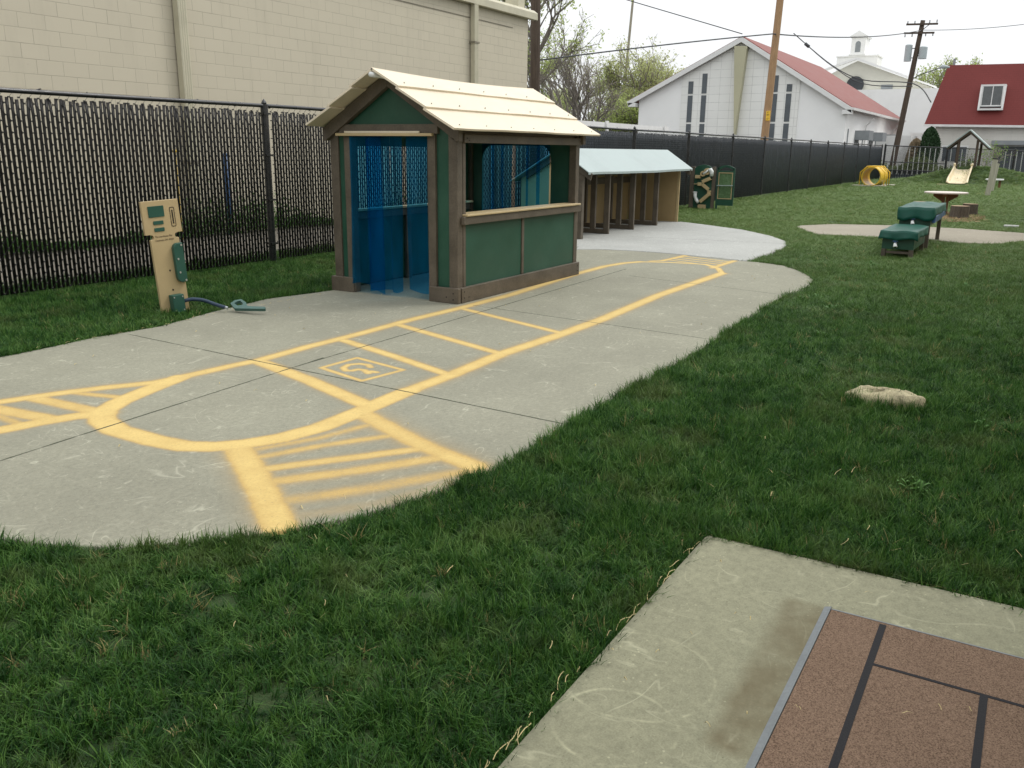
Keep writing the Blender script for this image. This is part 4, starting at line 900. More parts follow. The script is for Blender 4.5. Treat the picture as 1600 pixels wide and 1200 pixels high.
    # nozzle: flat board cut-out, lying tilted on the path
    outer = [(0,0),(.03,.055),(.085,.075),(.14,.02),(.16,-.035),(.30,-.055),(.30,-.085),(.06,-.085)]
    inner = [(.055,.02),(.08,.042),(.105,.015),(.115,-.02),(.09,-.03)]
    # bridge polygon with a hole: split in quads manually
    m = M()
    ang = math.radians(-58); base = Vector((.405, -.375, .010))
    ux = Vector((math.cos(ang), math.sin(ang), 0)); uy = Vector((-math.sin(ang), math.cos(ang), .45)).normalized(); nz = ux.cross(uy).normalized()
    def q(p, s): v = base+ux*p[0]*1.2+uy*(p[1]+.085)*.95+nz*s; return v
    ring_o = [(0,0),(.03,.055),(.085,.075),(.14,.02),(.16,-.03),(.06,-.085)]
    ring_i = [(.035,.0),(.055,.035),(.082,.045),(.112,.01),(.118,-.022),(.075,-.035)]
    n = 6; vs = [q(p,.014) for p in ring_o]+[q(p,.014) for p in ring_i]+[q(p,-.014) for p in ring_o]+[q(p,-.014) for p in ring_i]
    fs = [(k,(k+1)%n,n+(k+1)%n,n+k) for k in range(n)]+[(2*n+k,3*n+k,3*n+(k+1)%n,2*n+(k+1)%n) for k in range(n)]+[(k,2*n+k,2*n+(k+1)%n,(k+1)%n) for k in range(n)]+[(n+k,n+(k+1)%n,3*n+(k+1)%n,3*n+k) for k in range(n)]
    m.add(vs, fs)
    sp = [(.06,-.0849),(.159,-.0301),(.175,-.042),(.33,-.050),(.335,-.080),(.32,-.0851)]
    ns = len(sp); m.add([q(p,.0138) for p in sp]+[q(p,-.0138) for p in sp], [tuple(range(ns)), tuple(range(2*ns-1,ns-1,-1))]+[((k+1)%ns,k,ns+k,ns+(k+1)%ns) for k in range(ns)])
    m.build('nozzle', MT['green_nozzle'], r)
    r.scale = (.78, 1, 1); r.location = (5.19, 6.60, -.01); r.rotation_euler = (math.radians(-1.5), math.radians(-3.2), math.radians(-12))
MT['ink'] = mat('faded_ink', (.12,.085,.05), .6, .1, 20, 100, 0, .3)
MT['green_pump'] = mat('green_plastic_board', (.022,.085,.060), .4, .08, 5, 120, .1, .45)
MT['green_nozzle'] = mat('worn_green_board', (.05,.12,.10), .4, .15, 15, 120, .1, .5)
pump()
# ---------------------------------------------------------------- mat on the patio
def doormat():
    r = thing('doormat', (2.0, -.2, .012), 'brown tile patterned entrance mat with a grey rubber edge on the patio', 'mat')
    X1, Y1, Z = 2.73, .395, .0125
    m = M(); m.box(.2, X1, -1.4, Y1, Z, Z+.010); m.build('pile', MT['mat'], r, bevel=.003)
    m = M(); m.prism([(X1+.022,Z),(X1+.022,Z+.002),(X1+.002,Z+.009),(X1+.002,Z)], 'y', -1.4, Y1+.0) ; m.prism([(Y1+.024,Z),(Y1+.024,Z+.002),(Y1+.002,Z+.009),(Y1+.002,Z)], 'x', .2, X1+.022) if False else None
    m.build('rubber_edge', MT['mat_edge'], r)
    m = M(); m.prism([(Y1+.024,Z),(Y1+.024,Z+.002),(Y1+.002,Z+.009),(Y1+.002,Z)], 'x', .2, X1+.022); m.build('rubber_edge', MT['mat_edge'], r)
    m = M(); z = Z+.0103; w = .010
    m.box(.25, X1-.015, .235-w, .235+w, z, z+.0012)
    m.box(2.465-w*.6, 2.465+w*.6, -1.35, .235-w, z, z+.0010)
    m.box(.25, 2.465-w*.6, -.06-w, -.06+w, z, z+.0014)
    m.box(2.465+w*.6, X1-.015, -.34-w, -.34+w, z, z+.0014)
    m.box(1.86-w, 1.86+w, -1.35, -.06-w, z, z+.001); m.build('groove_lines', MT['mat_line'], r)
doormat()
# ---------------------------------------------------------------- rock in the grass
def rock():
    r = random.Random(4); vs = []; fs = []; A, Bn = 28, 12
    for i in range(Bn+1):
        ph = -PI/2+PI*i/Bn
        for k in range(A):
            t = 2*PI*k/A; e = lambda v, p: math.copysign(abs(v)**p, v)
            x = .13*e(math.cos(ph), .6)*math.cos(t); y = .24*e(math.cos(ph), .6)*e(math.sin(t), .8); z = .062*e(math.sin(ph), .6)
            q = 1+.07*math.sin(3*t+1)+.05*math.sin(5*t+ph*3); z *= 1+.10*math.sin(t*2+.5)
            vs.append((5.53+x*q, .64+y*q*.96, .006+z*1.05+.009*math.sin(t*4+ph*5)+.006*math.sin(t*7+2)-.012*(y/.22)))
    for i in range(Bn):
        for k in range(A): fs.append((i*A+k, i*A+(k+1)%A, (i+1)*A+(k+1)%A, (i+1)*A+k))
    m = M(); m.add(vs, fs); o = m.build('rock', MT['rock'], smooth=True); tag(o, 'flat tan rock half hidden in the lawn', 'rock')
MT['rock'] = mat('tan_rock', (.37,.33,.21), .85, .32, 12, 45, .9, .2, dirt=((.2,.16,.08), .6), bdist=.01)
rock()
# ---------------------------------------------------------------- covered water tables
def cover_mesh(x0, x1, y0, y1, zt, drop, name, parent, seed, frontdrop=None):
    r = random.Random(seed); N, K = 14, 10; vs = []; fs = []
    ph = [r.uniform(0,6) for _ in range(8)]
    for i in range(N+1):
        u = i/N; x = x0+(x1-x0)*u
        for k in range(K+1):
            v = k/K; y = y0+(y1-y0)*v
            e = min(u, 1-u, .5)*2; f = min(v, 1-v)*2
            z = zt-.030*math.sin(u*PI)*math.sin(v*PI)+.006*math.sin(u*5+ph[0]+v*2)+.010*abs(math.sin(v*4+ph[1]+u*3))+.007*abs(math.sin((u-v)*6+ph[5]))
            vs.append((x, y, z))
    for i in range(N):
        for k in range(K): q = i*(K+1)+k; fs.append((q, q+1, q+K+2, q+K+1))
    # skirts
    loop = [i*(K+1) for i in range(N+1)]+[N*(K+1)+k for k in range(1, K+1)]+[i*(K+1)+K for i in range(N-1, -1, -1)]+[k for k in range(K-1, 0, -1)]
    n0 = len(vs); cx, cy = (x0+x1)/2, (y0+y1)/2; L = len(loop); rows = 4
    for rr in range(1, rows+1):
        for j, li in enumerate(loop):
            x, y, z = vs[li]; d = rr/rows; ddx = (x-cx)/(x1-x0)*2; ddy = (y-cy)/(y1-y0)*2
            nx = 1 if abs(ddx) > .99 else 0; ny = 1 if abs(ddy) > .99 else 0
            dr = frontdrop if (frontdrop and x < x0+.05) else drop
            fold = .012*math.sin(j*1.1+ph[2])*d+.009*math.sin(j*2.3+ph[3])*d
            out = .012+fold
            vs.append((x+nx*math.copysign(1, ddx)*out*d*1.5, y+ny*math.copysign(1, ddy)*out*d*1.5, z-dr*d+.014*math.sin(j*.9+ph[4])*d))
    for rr in range(rows):
        for j in range(L):
            a = loop[j] if rr == 0 else n0+(rr-1)*L+j; b = loop[(j+1)%L] if rr == 0 else n0+(rr-1)*L+(j+1)%L
            c, d = n0+rr*L+(j+1)%L, n0+rr*L+j; fs.append((a, b, c, d))
    m = M(); m.add(vs, fs); o = m.build(name, MT['green_cloth'], parent, smooth=True)
    s = o.modifiers.new('thick', 'SOLIDIFY'); s.thickness = .004; s.offset = 1
    return o
def spigot(x, y, z, parent):
    m = M(); m.tube([(x, y, z), (x-.06, y, z-.004), (x-.095, y-.008, z-.015), (x-.105, y-.012, z-.028)], [.022,.022,.026,.026], 12); m.tube([(x-.105,y-.012,z-.028),(x-.112,y-.014,z-.04)], [.030,.030], 12)
    s = m.build('spigot', MT['plastic_white'], parent, smooth=False)
    m = M(); m.tube([(x-.045, y, z+.02), (x-.045, y, z+.035)], [.012,.010], 8); m.bar((x-.045, y-.035, z+.04), (x-.045, y+.035, z+.04), .022, .014); m.build('valve_handle', MT['blue'], s)
    m = M(); m.tube([(x-.1125,y-.0141,z-.041),(x-.1132,y-.0143,z-.042)], .017, 12); m.build('spout_mouth', MT['black'], s)
def wtable(name, label, x0, x1, y0, y1, zb, zt, drop, legs, seed, fd):
    r = thing(name, ((x0+x1)/2, (y0+y1)/2, 0), label, 'water table', 'covered water tables beside the far path')
    B = MT['brown']
    m = M(); m.box(x0+.02, x0+.06, y0, y1, zb, zt-.03); m.box(x1-.04, x1, y0, y1, zb, zt-.03); m.box(x0+.0601, x1-.0401, y0, y0+.035, zb, zt-.03); m.box(x0+.0601, x1-.0401, y1-.035, y1, zb, zt-.03)
    m.build('frame', MT['green'], r, bevel=.004)
    m = M(); m.prism([(y0+.05,zt-.075),(y1-.05,zt-.075),(y1-.09,zb+.005),(y0+.09,zb+.005)], 'x', x0+.08, x1-.06); m.build('tub', MT['blue'], r)
    for (lx, ly) in legs:
        m = M(); m.box(lx, lx+.07, ly, ly+.06, -.02, zb-.001); m.build('leg', B, r, bevel=.004)
    m = M(); m.box(legs[0][0]+.01, legs[0][0]+.05, y0+.062, y1-.062, .05, .085) if zb < .2 else m.box(x0+.1, x0+.14, y0+.07, y1-.07, zb-.05, zb-.002); m.build('cross_rail', B, r, bevel=.003)
    cover_mesh(x0-.03, x1+.02, y0-.03, y1+.03, zt, drop, 'cover', r, seed, fd)
    spigot(x0+.02, (y0+y1)/2+.03, (zb+zt-drop)/2+.01 if zb < .2 else zb+.06, r)
    return r
wtable('water_table', 'low green covered water table with a white spigot, nearer of the two', 13.85, 15.25, 1.47, 1.90, .115, .365, .11, ((13.87,1.47),(13.87,1.84),(15.16,1.47),(15.16,1.84)), 3, .12)
t2 = wtable('water_table', 'raised green covered water table on tall thin legs just behind the low one', 15.45, 17.35, 1.44, 1.90, .36, .625, .12, ((15.47,1.44),(15.47,1.84),(17.26,1.44),(17.26,1.84)), 8, .19)
m = M(); m.prism([(15.7,.50),(17.3,.52),(17.25,.44),(15.6,.40)], 'y', 1.385, 1.436); m.build('blue_liner', MT['blue'], t2, bevel=.004)
# ---------------------------------------------------------------- round table, stumps, mulch
def round_table():
    cx, cy = 24.9, 2.05; r = thing('round_table', (cx, cy, 0), 'round white topped play table on a reddish wooden pedestal', 'table')
    m = M(); m.tube([(cx,cy,.515),(cx,cy,.522),(cx,cy,.548),(cx,cy,.553)], [.49,.505,.505,.49], 40); m.build('tabletop', MT['table_top'], r)
    m = M(); m.box(cx-.28, cx+.28, cy-.05, cy+.05, .44, .514); m.box(cx-.05, cx+.05, cy-.28, cy-.0501, .44, .514); m.box(cx-.05, cx+.05, cy+.0501, cy+.28, .44, .514)
    for s in (-1, 1): m.prism([(cy+s*.05,.30),(cy+s*.05,.439),(cy+s*.27,.439)] , 'x', cx-.03, cx+.03)
    m.build('brackets', MT['redwood'], r)
    m = M(); m.box(cx-.075, cx+.075, cy-.075, cy-.01, -.02, .438); m.box(cx-.075, cx+.075, cy+.01, cy+.075, -.02, .438); m.build('pedestal', MT['redwood'], r, bevel=.006)
MT['table_top'] = mat('pinkish_table_top', (.66,.58,.53), .5, .06, 3, 40, .1, .3)
round_table()
def stump(x, y, r0, h, label):
    r = thing('tree_stump', (x, y, 0), label, 'stump', 'tree stump seats by the round table'); N = 26; rr = random.Random(int(x*10)); vs = []; fs = []
    rad = [r0*(1+.05*math.sin(3*2*PI*k/N+x)+.03*rr.uniform(-1,1)) for k in range(N)]
    for (z, s) in ((-.03,1.10),(.05,1.03),(h*.6,1.0),(h,.97)):
        for k in range(N): a = 2*PI*k/N; vs.append((x+rad[k]*s*math.cos(a), y+rad[k]*s*math.sin(a), z))
    for i in range(3):
        for k in range(N): fs.append((i*N+k, i*N+(k+1)%N, (i+1)*N+(k+1)%N, (i+1)*N+k))
    m = M(); m.add(vs, fs); m.build('bark', MT['stump'], r)
    m = M(); m.add([(x+rad[k]*.965*math.cos(2*PI*k/N), y+rad[k]*.965*math.sin(2*PI*k/N), z) for z in (h-.01, h+.004) for k in range(N)], [tuple(range(N,2*N))]+[(k,(k+1)%N,N+(k+1)%N,N+k) for k in range(N)]); m.build('cut_top', MT['stump_top'], r)
stump(23.9, 1.63, .205, .27, 'dark bark tree stump right of the round table, nearer one')
stump(25.3, 1.50, .18, .26, 'dark bark tree stump partly hidden behind the nearer stump')
stump(26.4, 2.75, .20, .22, 'low tree stump showing behind the raised green cover')
# mulch
V = []; F = []; r_ = random.Random(9)
cx, cy = 24.0, 1.9; n = 30; vs = [(cx, cy, .004)]; 
for k in range(n):
    a = 2*PI*k/n; q = 1+.12*math.sin(3*a+1)+.08*math.sin(7*a); vs.append((cx+2.2*q*math.cos(a), cy+.85*q*math.sin(a), -.02))
m = M(); m.add(vs, [(0, k+1, (k+1) % n+1) for k in range(n)])
for _ in range(1100):
    a = r_.uniform(0, 2*PI); q = math.sqrt(r_.random()); x, y = cx+2.2*q*math.cos(a), cy+.85*q*math.sin(a); L = r_.uniform(.02, .07); b = r_.uniform(0, PI)
    m.bar((x, y, .01), (x+L*math.cos(b), y+L*math.sin(b), .012+r_.uniform(-.004,.014)), .018, .006)
tag(m.build('wood_chips', MT['mulch']), 'tan wood chip patch under the round table and stumps', 'wood chips', kind='stuff')
# white paver bits right of the table
m = M(); m.box(21.3, 21.65, .30, .58, -.02, .03); o = m.build('paver_stone', MT['conc_new'], bevel=.01); tag(o, 'small whitish paver lying in the grass near the far path', 'paver')
# ---------------------------------------------------------------- activity boards against the fence
def wall_shape(y0, y1, z0, zs, zt, n=12):
    P = [(y0, z0), (y1, z0), (y1, zs)]
    for k in range(n+1):
        u = k/n; P.append((y1+(y0-y1)*(.04+.92*u), zs+.01+(zt-zs)*math.sin(PI*u)**.7))
    P.append((y0, zs)); return P
def activity_board():
    X = 23.0; r = thing('ball_run_board', (X, 7.72, 0), 'green ball run board with tan chutes and white pipes by the slatted fence', 'play board')
    B, G, T, Wp = MT['brown'], MT['green'], MT['tan'], MT['plastic_white']
    def bx(n, mt, *a, parent=r, bev=.004): m = M(); m.box(*a); return m.build(n, mt, parent, bevel=bev)
    bx('post', B, X, X+.09, 7.985, 8.10, -.05, 1.08); bx('post', B, X, X+.09, 7.43, 7.50, -.05, 1.08)
    m = M(); m.prism(wall_shape(7.503, 7.983, .0, 1.04, 1.12), 'x', X+.02, X+.05); m.build('board', G, r, bevel=.003)
    xf = X-.10
    bx('ball_box', T, xf, X+.018, 7.80, 7.93, .78, .86); bx('ball_box', T, xf+.03, X+.018, 7.62, 7.82, .0, .10)
    for (y, z, rr) in ((7.74,.90,.07), (7.63,.96,.085)):
        m = M(); m.tube([(X-.06,y,z),(X+.018,y,z)], rr, 20); w = m.build('wheel', T, r)
        m = M(); m.tube([(X-.066,y,z),(X-.061,y,z)], rr*.4, 14); m.build('wheel_hub', MT['brown'], w)
    m = M(); m.tube([(X-.05,7.73,.89),(X-.05,7.64,.95),(X-.05,7.60,.99)], .028, 10)
    m.tube([(X-.05,7.58,.98),(X-.05,7.52,1.0),(X-.05,7.50,.97),(X-.05,7.50,.84)], .05, 12); m.build('pipe', Wp, r, smooth=True)
    m = M(); m.tube([(X-.05,7.92,.42),(X-.05,7.91,.30),(X-.05,7.86,.20),(X-.05,7.81,.15)], [.052,.045,.045,.05], 12); m.tube([(X-.05,7.921,.43),(X-.05,7.92,.40)], .06, 12); m.build('pipe', Wp, r, smooth=True)
    def chute(ya, za, yb, zb):
        m = M(); d = Vector((0, yb-ya, zb-za)).normalized(); up = Vector((0,-d.z,d.y)); up = up if up.z > 0 else -up
        m.bar((X-.04,ya,za),(X-.04,yb,zb), .10, .015, up); a = Vector((X-.093,ya,za))+up*.035; b = Vector((X-.093,yb,zb))+up*.035; m.bar(a, b, .012, .085, up); m.build('chute', T, r)
    chute(7.50,.76,7.72,.66); bx('chute', T, xf, X+.018, 7.72, 7.96, .625, .640); chute(7.85,.60,7.74,.60); chute(7.74,.60,7.56,.47); chute(7.50,.36,7.74,.15)
    bx('catch_plate', T, xf+.02, X+.018, 7.50, 7.58, .34, .47)
activity_board()
def easel():
    X = 23.1; r = thing('easel_board', (X, 7.16, 0), 'green framed easel board with a clear panel and arched top beside the ball run', 'play board')
    G = MT['green']
    m = M(); y0, y1 = 6.93, 7.40
    m.box(X, X+.04, y0, y0+.05, .09, 1.05); m.box(X, X+.04, y1-.05, y1, -.05, 1.05); m.box(X, X+.04, y0+.0501, y1-.0501, .09, .27); m.box(X, X+.04, y0+.0501, y1-.0501, .93, .985)
    top = []; n = 12
    for k in range(n+1): u = k/n; top.append((y1+(y0-y1)*u, 1.05+.075*math.sin(PI*u)))
    bot = [(y1-.05+(y0-y1+.1)*u/n, 1.0+.075*math.sin(PI*u/n)) for u in range(n, -1, -1)]
    m.prism(top+bot, 'x', X, X+.04); m.build('frame', G, r)
    m = M(); m.box(X+.012, X+.022, y0+.051, y1-.051, .271, .929); m.build('panel', MT['easel_panel'], r)
    m = M(); t = .02
    m.box(X-.008, X-.001, y0+.045, y1-.045, .26, .26+t); m.box(X-.008, X-.001, y0+.045, y1-.045, .92, .92+t); m.box(X-.008, X-.001, y0+.045, y0+.045+t, .2801, .9199); m.box(X-.008, X-.001, y1-.045-t, y1-.045, .2801, .9199); m.build('trim', MT['tan'], r)
    m = M(); m.bar((X-.05, y0+.02, .615), (X-.05, y1-.03, .605), .03, .02); m.box(X-.045, X+.012, y0+.06, y0+.09, .59, .605); m.box(X-.045, X+.012, y1-.09, y1-.06, .585, .595); m.build('tray', MT['metal_roof'], r)
MT['easel_panel'] = mat('green_tinted_panel', (.10,.17,.08), .25, .15, 14, 60, .2, .5)
easel()
# ---------------------------------------------------------------- tube, slide, shelter, posts
def crawl_tube():
    cx, cy, cz = 45.2, 6.86, .44; r = thing('crawl_tube', (cx, cy, 0), 'yellow crawl through tube on a pipe frame near the fence corner', 'play tube')
    m = M(); N = 32; L = 1.5; vs = []; fs = []
    ang = math.radians(-4)
    def at(u, rr, k): a = 2*PI*k/N; x = u; y = rr*math.cos(a); return (cx+x*math.cos(ang)-y*math.sin(ang), cy+x*math.sin(ang)+y*math.cos(ang), cz+rr*math.sin(a))
    prof = [(-.75,.405),(-.75,.44),(-.70,.44),(-.69,.42),(.69,.42),(.70,.44),(.75,.44),(.75,.405)]
    for (u, rr) in prof: vs += [at(u, rr, k) for k in range(N)]
    P = len(prof)
    for i in range(P):
        for k in range(N): fs.append((i*N+k, i*N+(k+1)%N, ((i+1)%P)*N+(k+1)%N, ((i+1)%P)*N+k))
    m.add(vs, fs); m.build('tube', MT['yellow'], r, smooth=False)
    for u in (-.5, .0, .5):
        m = M(); pts = [at(u, .56, k) for k in (29, 1, 6, 10, 15, 19)]
        p0 = Vector(at(u, .52, 0)); pN = Vector(at(u, .52, 16))
        oc = [(.55,-.44),(.55,.18),(.26,.46),(-.26,.46),(-.55,.18),(-.55,-.44)]
        pts = [(cx+u*math.cos(ang)-y*math.sin(ang), cy+u*math.sin(ang)+y*math.cos(ang), cz+z) for y, z in oc]
        m.tube(pts, .024, 8); m.build('hoop', MT['yellow'], r, smooth=True)
    for (x0, x1, ya, yb) in ((cx-.75, cx-.35, cy-.62, cy+.85), (cx+.9, cx+1.5, cy-.75, cy+.35)):
        m = M(); m.box(x0, x1, ya, yb, -.02, .045); m.build('pad', MT['pad'], r, bevel=.01)
MT['pad'] = mat('pale_board', (.52,.48,.41), .7, .1, 3, 30, .2, .3)
crawl_tube()
def slide():
    r = thing('slide', (51.4, 3.72, 0), 'cream plastic slide running down the grassy mound', 'slide')
    vs = []; fs = []; N = 26; prof = [(-.50,.20),(-.47,.235),(-.42,.225),(-.40,.12),(-.34,.03),(-.22,0),(0,-.005),(.22,0),(.34,.03),(.40,.12),(.42,.225),(.47,.235),(.50,.20)]
    K = len(prof)
    for i in range(N+1):
        u = i/N; x = 50.2+2.7*u; z = max(.08+.62*u**1.15, float(lawn_h(np.float64(x), np.float64(3.72)))+.05); s = 1.0-.10*u; hs = 1 if u > .18 else .25+.75*math.sin(u/.18*PI/2)
        for (y, h) in prof: vs.append((x-(.22*(1-abs(y)/.5)**.5 if u < .02 else 0), 3.72+y*s, z+h*hs))
    for (y, h) in prof: pass
    n0 = len(vs); vs += [(x, y, z-.03) for x, y, z in vs]
    for i in range(N):
        for k in range(K-1): q = i*K+k; fs.append((q, q+1, q+K+1, q+K)); fs.append((n0+q, n0+q+K, n0+q+K+1, n0+q+1))
        for k in (0, K-1): q = i*K+k; fs.append((q, q+K, n0+q+K, n0+q))
    for k in range(K-1): fs.append((k, n0+k, n0+k+1, k+1)); q = N*K+k; fs.append((q, q+1, n0+q+1, n0+q))
    m = M(); m.add(vs, fs); m.build('chute', MT['slide'], r, smooth=True)
    m = M(); m.tube([(52.75,3.32,.95),(52.9,3.3,1.0),(53.0,3.32,.9)], .06, 10); m.tube([(52.75,4.12,.95),(52.9,4.14,1.0),(53.0,4.12,.9)], .06, 10); m.build('top_grips', MT['slide'], r, smooth=True)
    m = M(); m.box(49.7, 50.3, 3.15, 3.3, -.03, .03); m.box(49.7, 50.3, 4.1, 4.6, -.03, .03); m.build('landing_board', MT['tan'], r)
slide()
def shelter():
    r = thing('slide_shelter', (54, 3.65, 0), 'small peaked wooden roof frame standing on the mound above the slide', 'shelter')
    for (x, y) in ((53.4,4.10),(54.5,4.22),(53.4,3.22),(54.5,3.10)):
        m = M(); m.box(x-.06, x+.06, y-.06, y+.06, .3, 2.25); m.build('post', MT['woodpole'], r)
    m = M()
    for x in (53.4, 54.5): m.box(x-.03, x+.03, 3.0, 4.3, 2.02, 2.14) if False else None
    for (sg) in (-1, 1):
        ye, ze = 3.65+sg*1.02, 1.86
        m = M(); m.prism([(3.65, 2.76),(3.65,2.70),(ye-sg*.02, ze-.05),(ye, ze)], 'x', 53.2, 54.8); m.build('roof_panel', MT['metal_roof'], r)
        m = M(); 
        for x in (53.25, 54.65): m.prism([(3.65, 2.69),(3.65,2.56),(ye-sg*.02, ze-.14),(ye-sg*.02, ze-.055)], 'x', x, x+.07)
        m.build('rafter', MT['woodpole'], r)
shelter()
def gray_post(x, y, h, label, s=.085):
    r = thing('wooden_post', (x, y, 0), label, 'post', 'grey posts standing on the far lawn')
    m = M(); m.prism([(y-s,-.05),(y+s,-.05),(y+s-.0,h),(y-s,h-.02)], 'x', x-s, x+s); m.build('shaft', MT['greypost'], r, bevel=.008)
    m = M(); m.box(x-s-.015, x+s+.015, y-s-.015, y+s+.015, h+.001, h+.04); m.build('cap', MT['rail'], r, bevel=.004); return r
g = gray_post(37.5, 1.70, 1.32, 'leaning grey square post with dark cap on the lawn, nearer one'); g.rotation_euler.x = math.radians(4)
g = gray_post(42.5, 1.80, 1.15, 'second grey post just behind the leaning grey square post', .07); g.rotation_euler.x = math.radians(4)
def small_table():
    cx, cy = 46.5, 1.90; r = thing('small_bench', (cx, cy, 0), 'low white topped bench partly hidden behind the grey posts', 'bench')
    m = M(); m.box(cx-.3, cx+.3, cy-.36, cy+.36, .36, .42); m.build('seat', MT['white'], r, bevel=.01)
    for s in (-.22, .22): m = M(); m.box(cx-.1, cx+.1, cy+s-.05, cy+s+.05, -.02, .359); m.build('leg', MT['redwood'], r)
small_table()
MT['transformer'] = mat('grey_transformer', (.42,.47,.48), .5, .05, 3, 20, .05, .4)
MT['farpole'] = mat('distant_pole_wood', (.34,.32,.25), .8, .1, 2, 10, .1, .2)
# ---------------------------------------------------------------- church with red roof
def church():
    X0, X1, Y0, Y1 = 60.0, 83.0, 11.2, 25.2; yc = 18.1; r = thing('gabled_church', (X0, yc, 0), 'white gabled church with tiled front, pointed centre fin and red shingle roof', 'church')
    W, ZE, ZR = MT['white_far'], 4.25, 8.68
    sr, sL = (ZR-ZE)/(yc-10.93), (ZR-4.85)/(25.8-yc)
    zt_ = lambda y: ZR-(yc-y)*sr if y < yc else ZR-(y-yc)*sL
    m = M(); m.prism([(Y0,-.2),(Y1,-.2),(Y1,zt_(Y1)-.1),(yc,ZR-.1),(Y0,zt_(Y0)-.1)], 'x', X0, X1); m.build('wall', W, r)
    zg = lambda y: zt_(y)-.30
    # tiled field
    a, b = 14.2, 22.1
    m = M(); m.prism([(a,0),(b,0),(b,zg(b)),(yc,zg(yc)),(a,zg(a))], 'x', X0-.06, X0-.005); m.build('tile_facing', MT['church_tile'], r)
    m = M(); m.prism([(yc-.42,zg(yc-.42)-.02),(yc+.42,zg(yc+.42)-.02),(yc+.03,2.6),(yc-.03,2.6)], 'x', X0-.5, X0-.065); m.build('fin', MT['fin'], r)
    for (y, w) in ((21.45,.17),(20.5,.17),(15.75,.17),(14.85,.17)):
        zt = zg(y)-.65; cuts = [.4, 3.3, 3.42, 5.15, 5.27, zt]
        for z0, z1 in ((cuts[0],cuts[1]),(cuts[2],cuts[3]),(cuts[4],cuts[5])):
            if z1 > z0+.2:
                m = M(); m.box(X0-.09, X0-.065, y-w, y+w, z0, z1); m.build('window', MT['church_win'], r)
    # roof slabs with fascia
    for sg in (-1, 1):
        ye = (10.85 if sg < 0 else 25.85); ze = zt_(ye)
        m = M(); m.prism([(yc,ZR+.08),(yc,ZR-.08),(ye,ze-.08),(ye,ze+.08)], 'x', X0-.3, X1+.5); o = m.build('roof', MT['red_far'], r)
        m = M(); m.prism([(yc,ZR+.02),(yc,ZR-.30),(ye+sg*.02,ze-.30),(ye+sg*.02,ze+.02)], 'x', X0-.42, X0-.301); m.build('fascia', MT['white'], r)
        m = M(); m.box(X0-.3, X1+.5, ye+sg*.002, ye+sg*.14, ze-.12, ze+.03); m.build('gutter', MT['white'], r)
        m = M(); m.box(X0-.42, X0+.3, ye-sg*.55, ye, ze-.36, ze-.1); m.build('eave_return', MT['white'], r)
    # side wall details (towards the yard)
    for x in (61.0, 66.5, 72.0): m = M(); m.box(x, x+.10, Y0-.06, Y0-.003, 0, 3.0 if x < 62 else 2.7); m.build('pilaster', MT['grey_far'], r)
    for (x, w) in ((63.6, 1.7),(69.3, 1.8),(76.5, 2.4)):
        m = M(); m.box(x, x+w, Y0-.9, Y0-.003, 2.35, 2.95); c = m.build('door_canopy', MT['grey_far'], r)
        m = M(); m.box(x+.1, x+w-.2, Y0-.04, Y0-.003, 0, 2.345); m.build('door', MT['church_win'], r)
    m = M(); m.box(72.5, 76, Y0-2.4, Y0-.003, 0, 2.8); m.build('porch', MT['white'], r)
    for x in (67.0, 79.5):
        m = M(); m.tube([(x, Y0-.55, ZE-.45),(x, Y0-.1, ZE-.9),(x, Y0-.1, .1)], .05, 8); m.build('downspout', MT['white'], r)
MT['fin'] = mat('tan_fin', (.46,.44,.30), .6, .05, 1, 20, .05, .3)
MT['church_win'] = mat('grey_window_panel', (.085,.10,.11), .35, .15, 2, 10, .03, .5)
church()
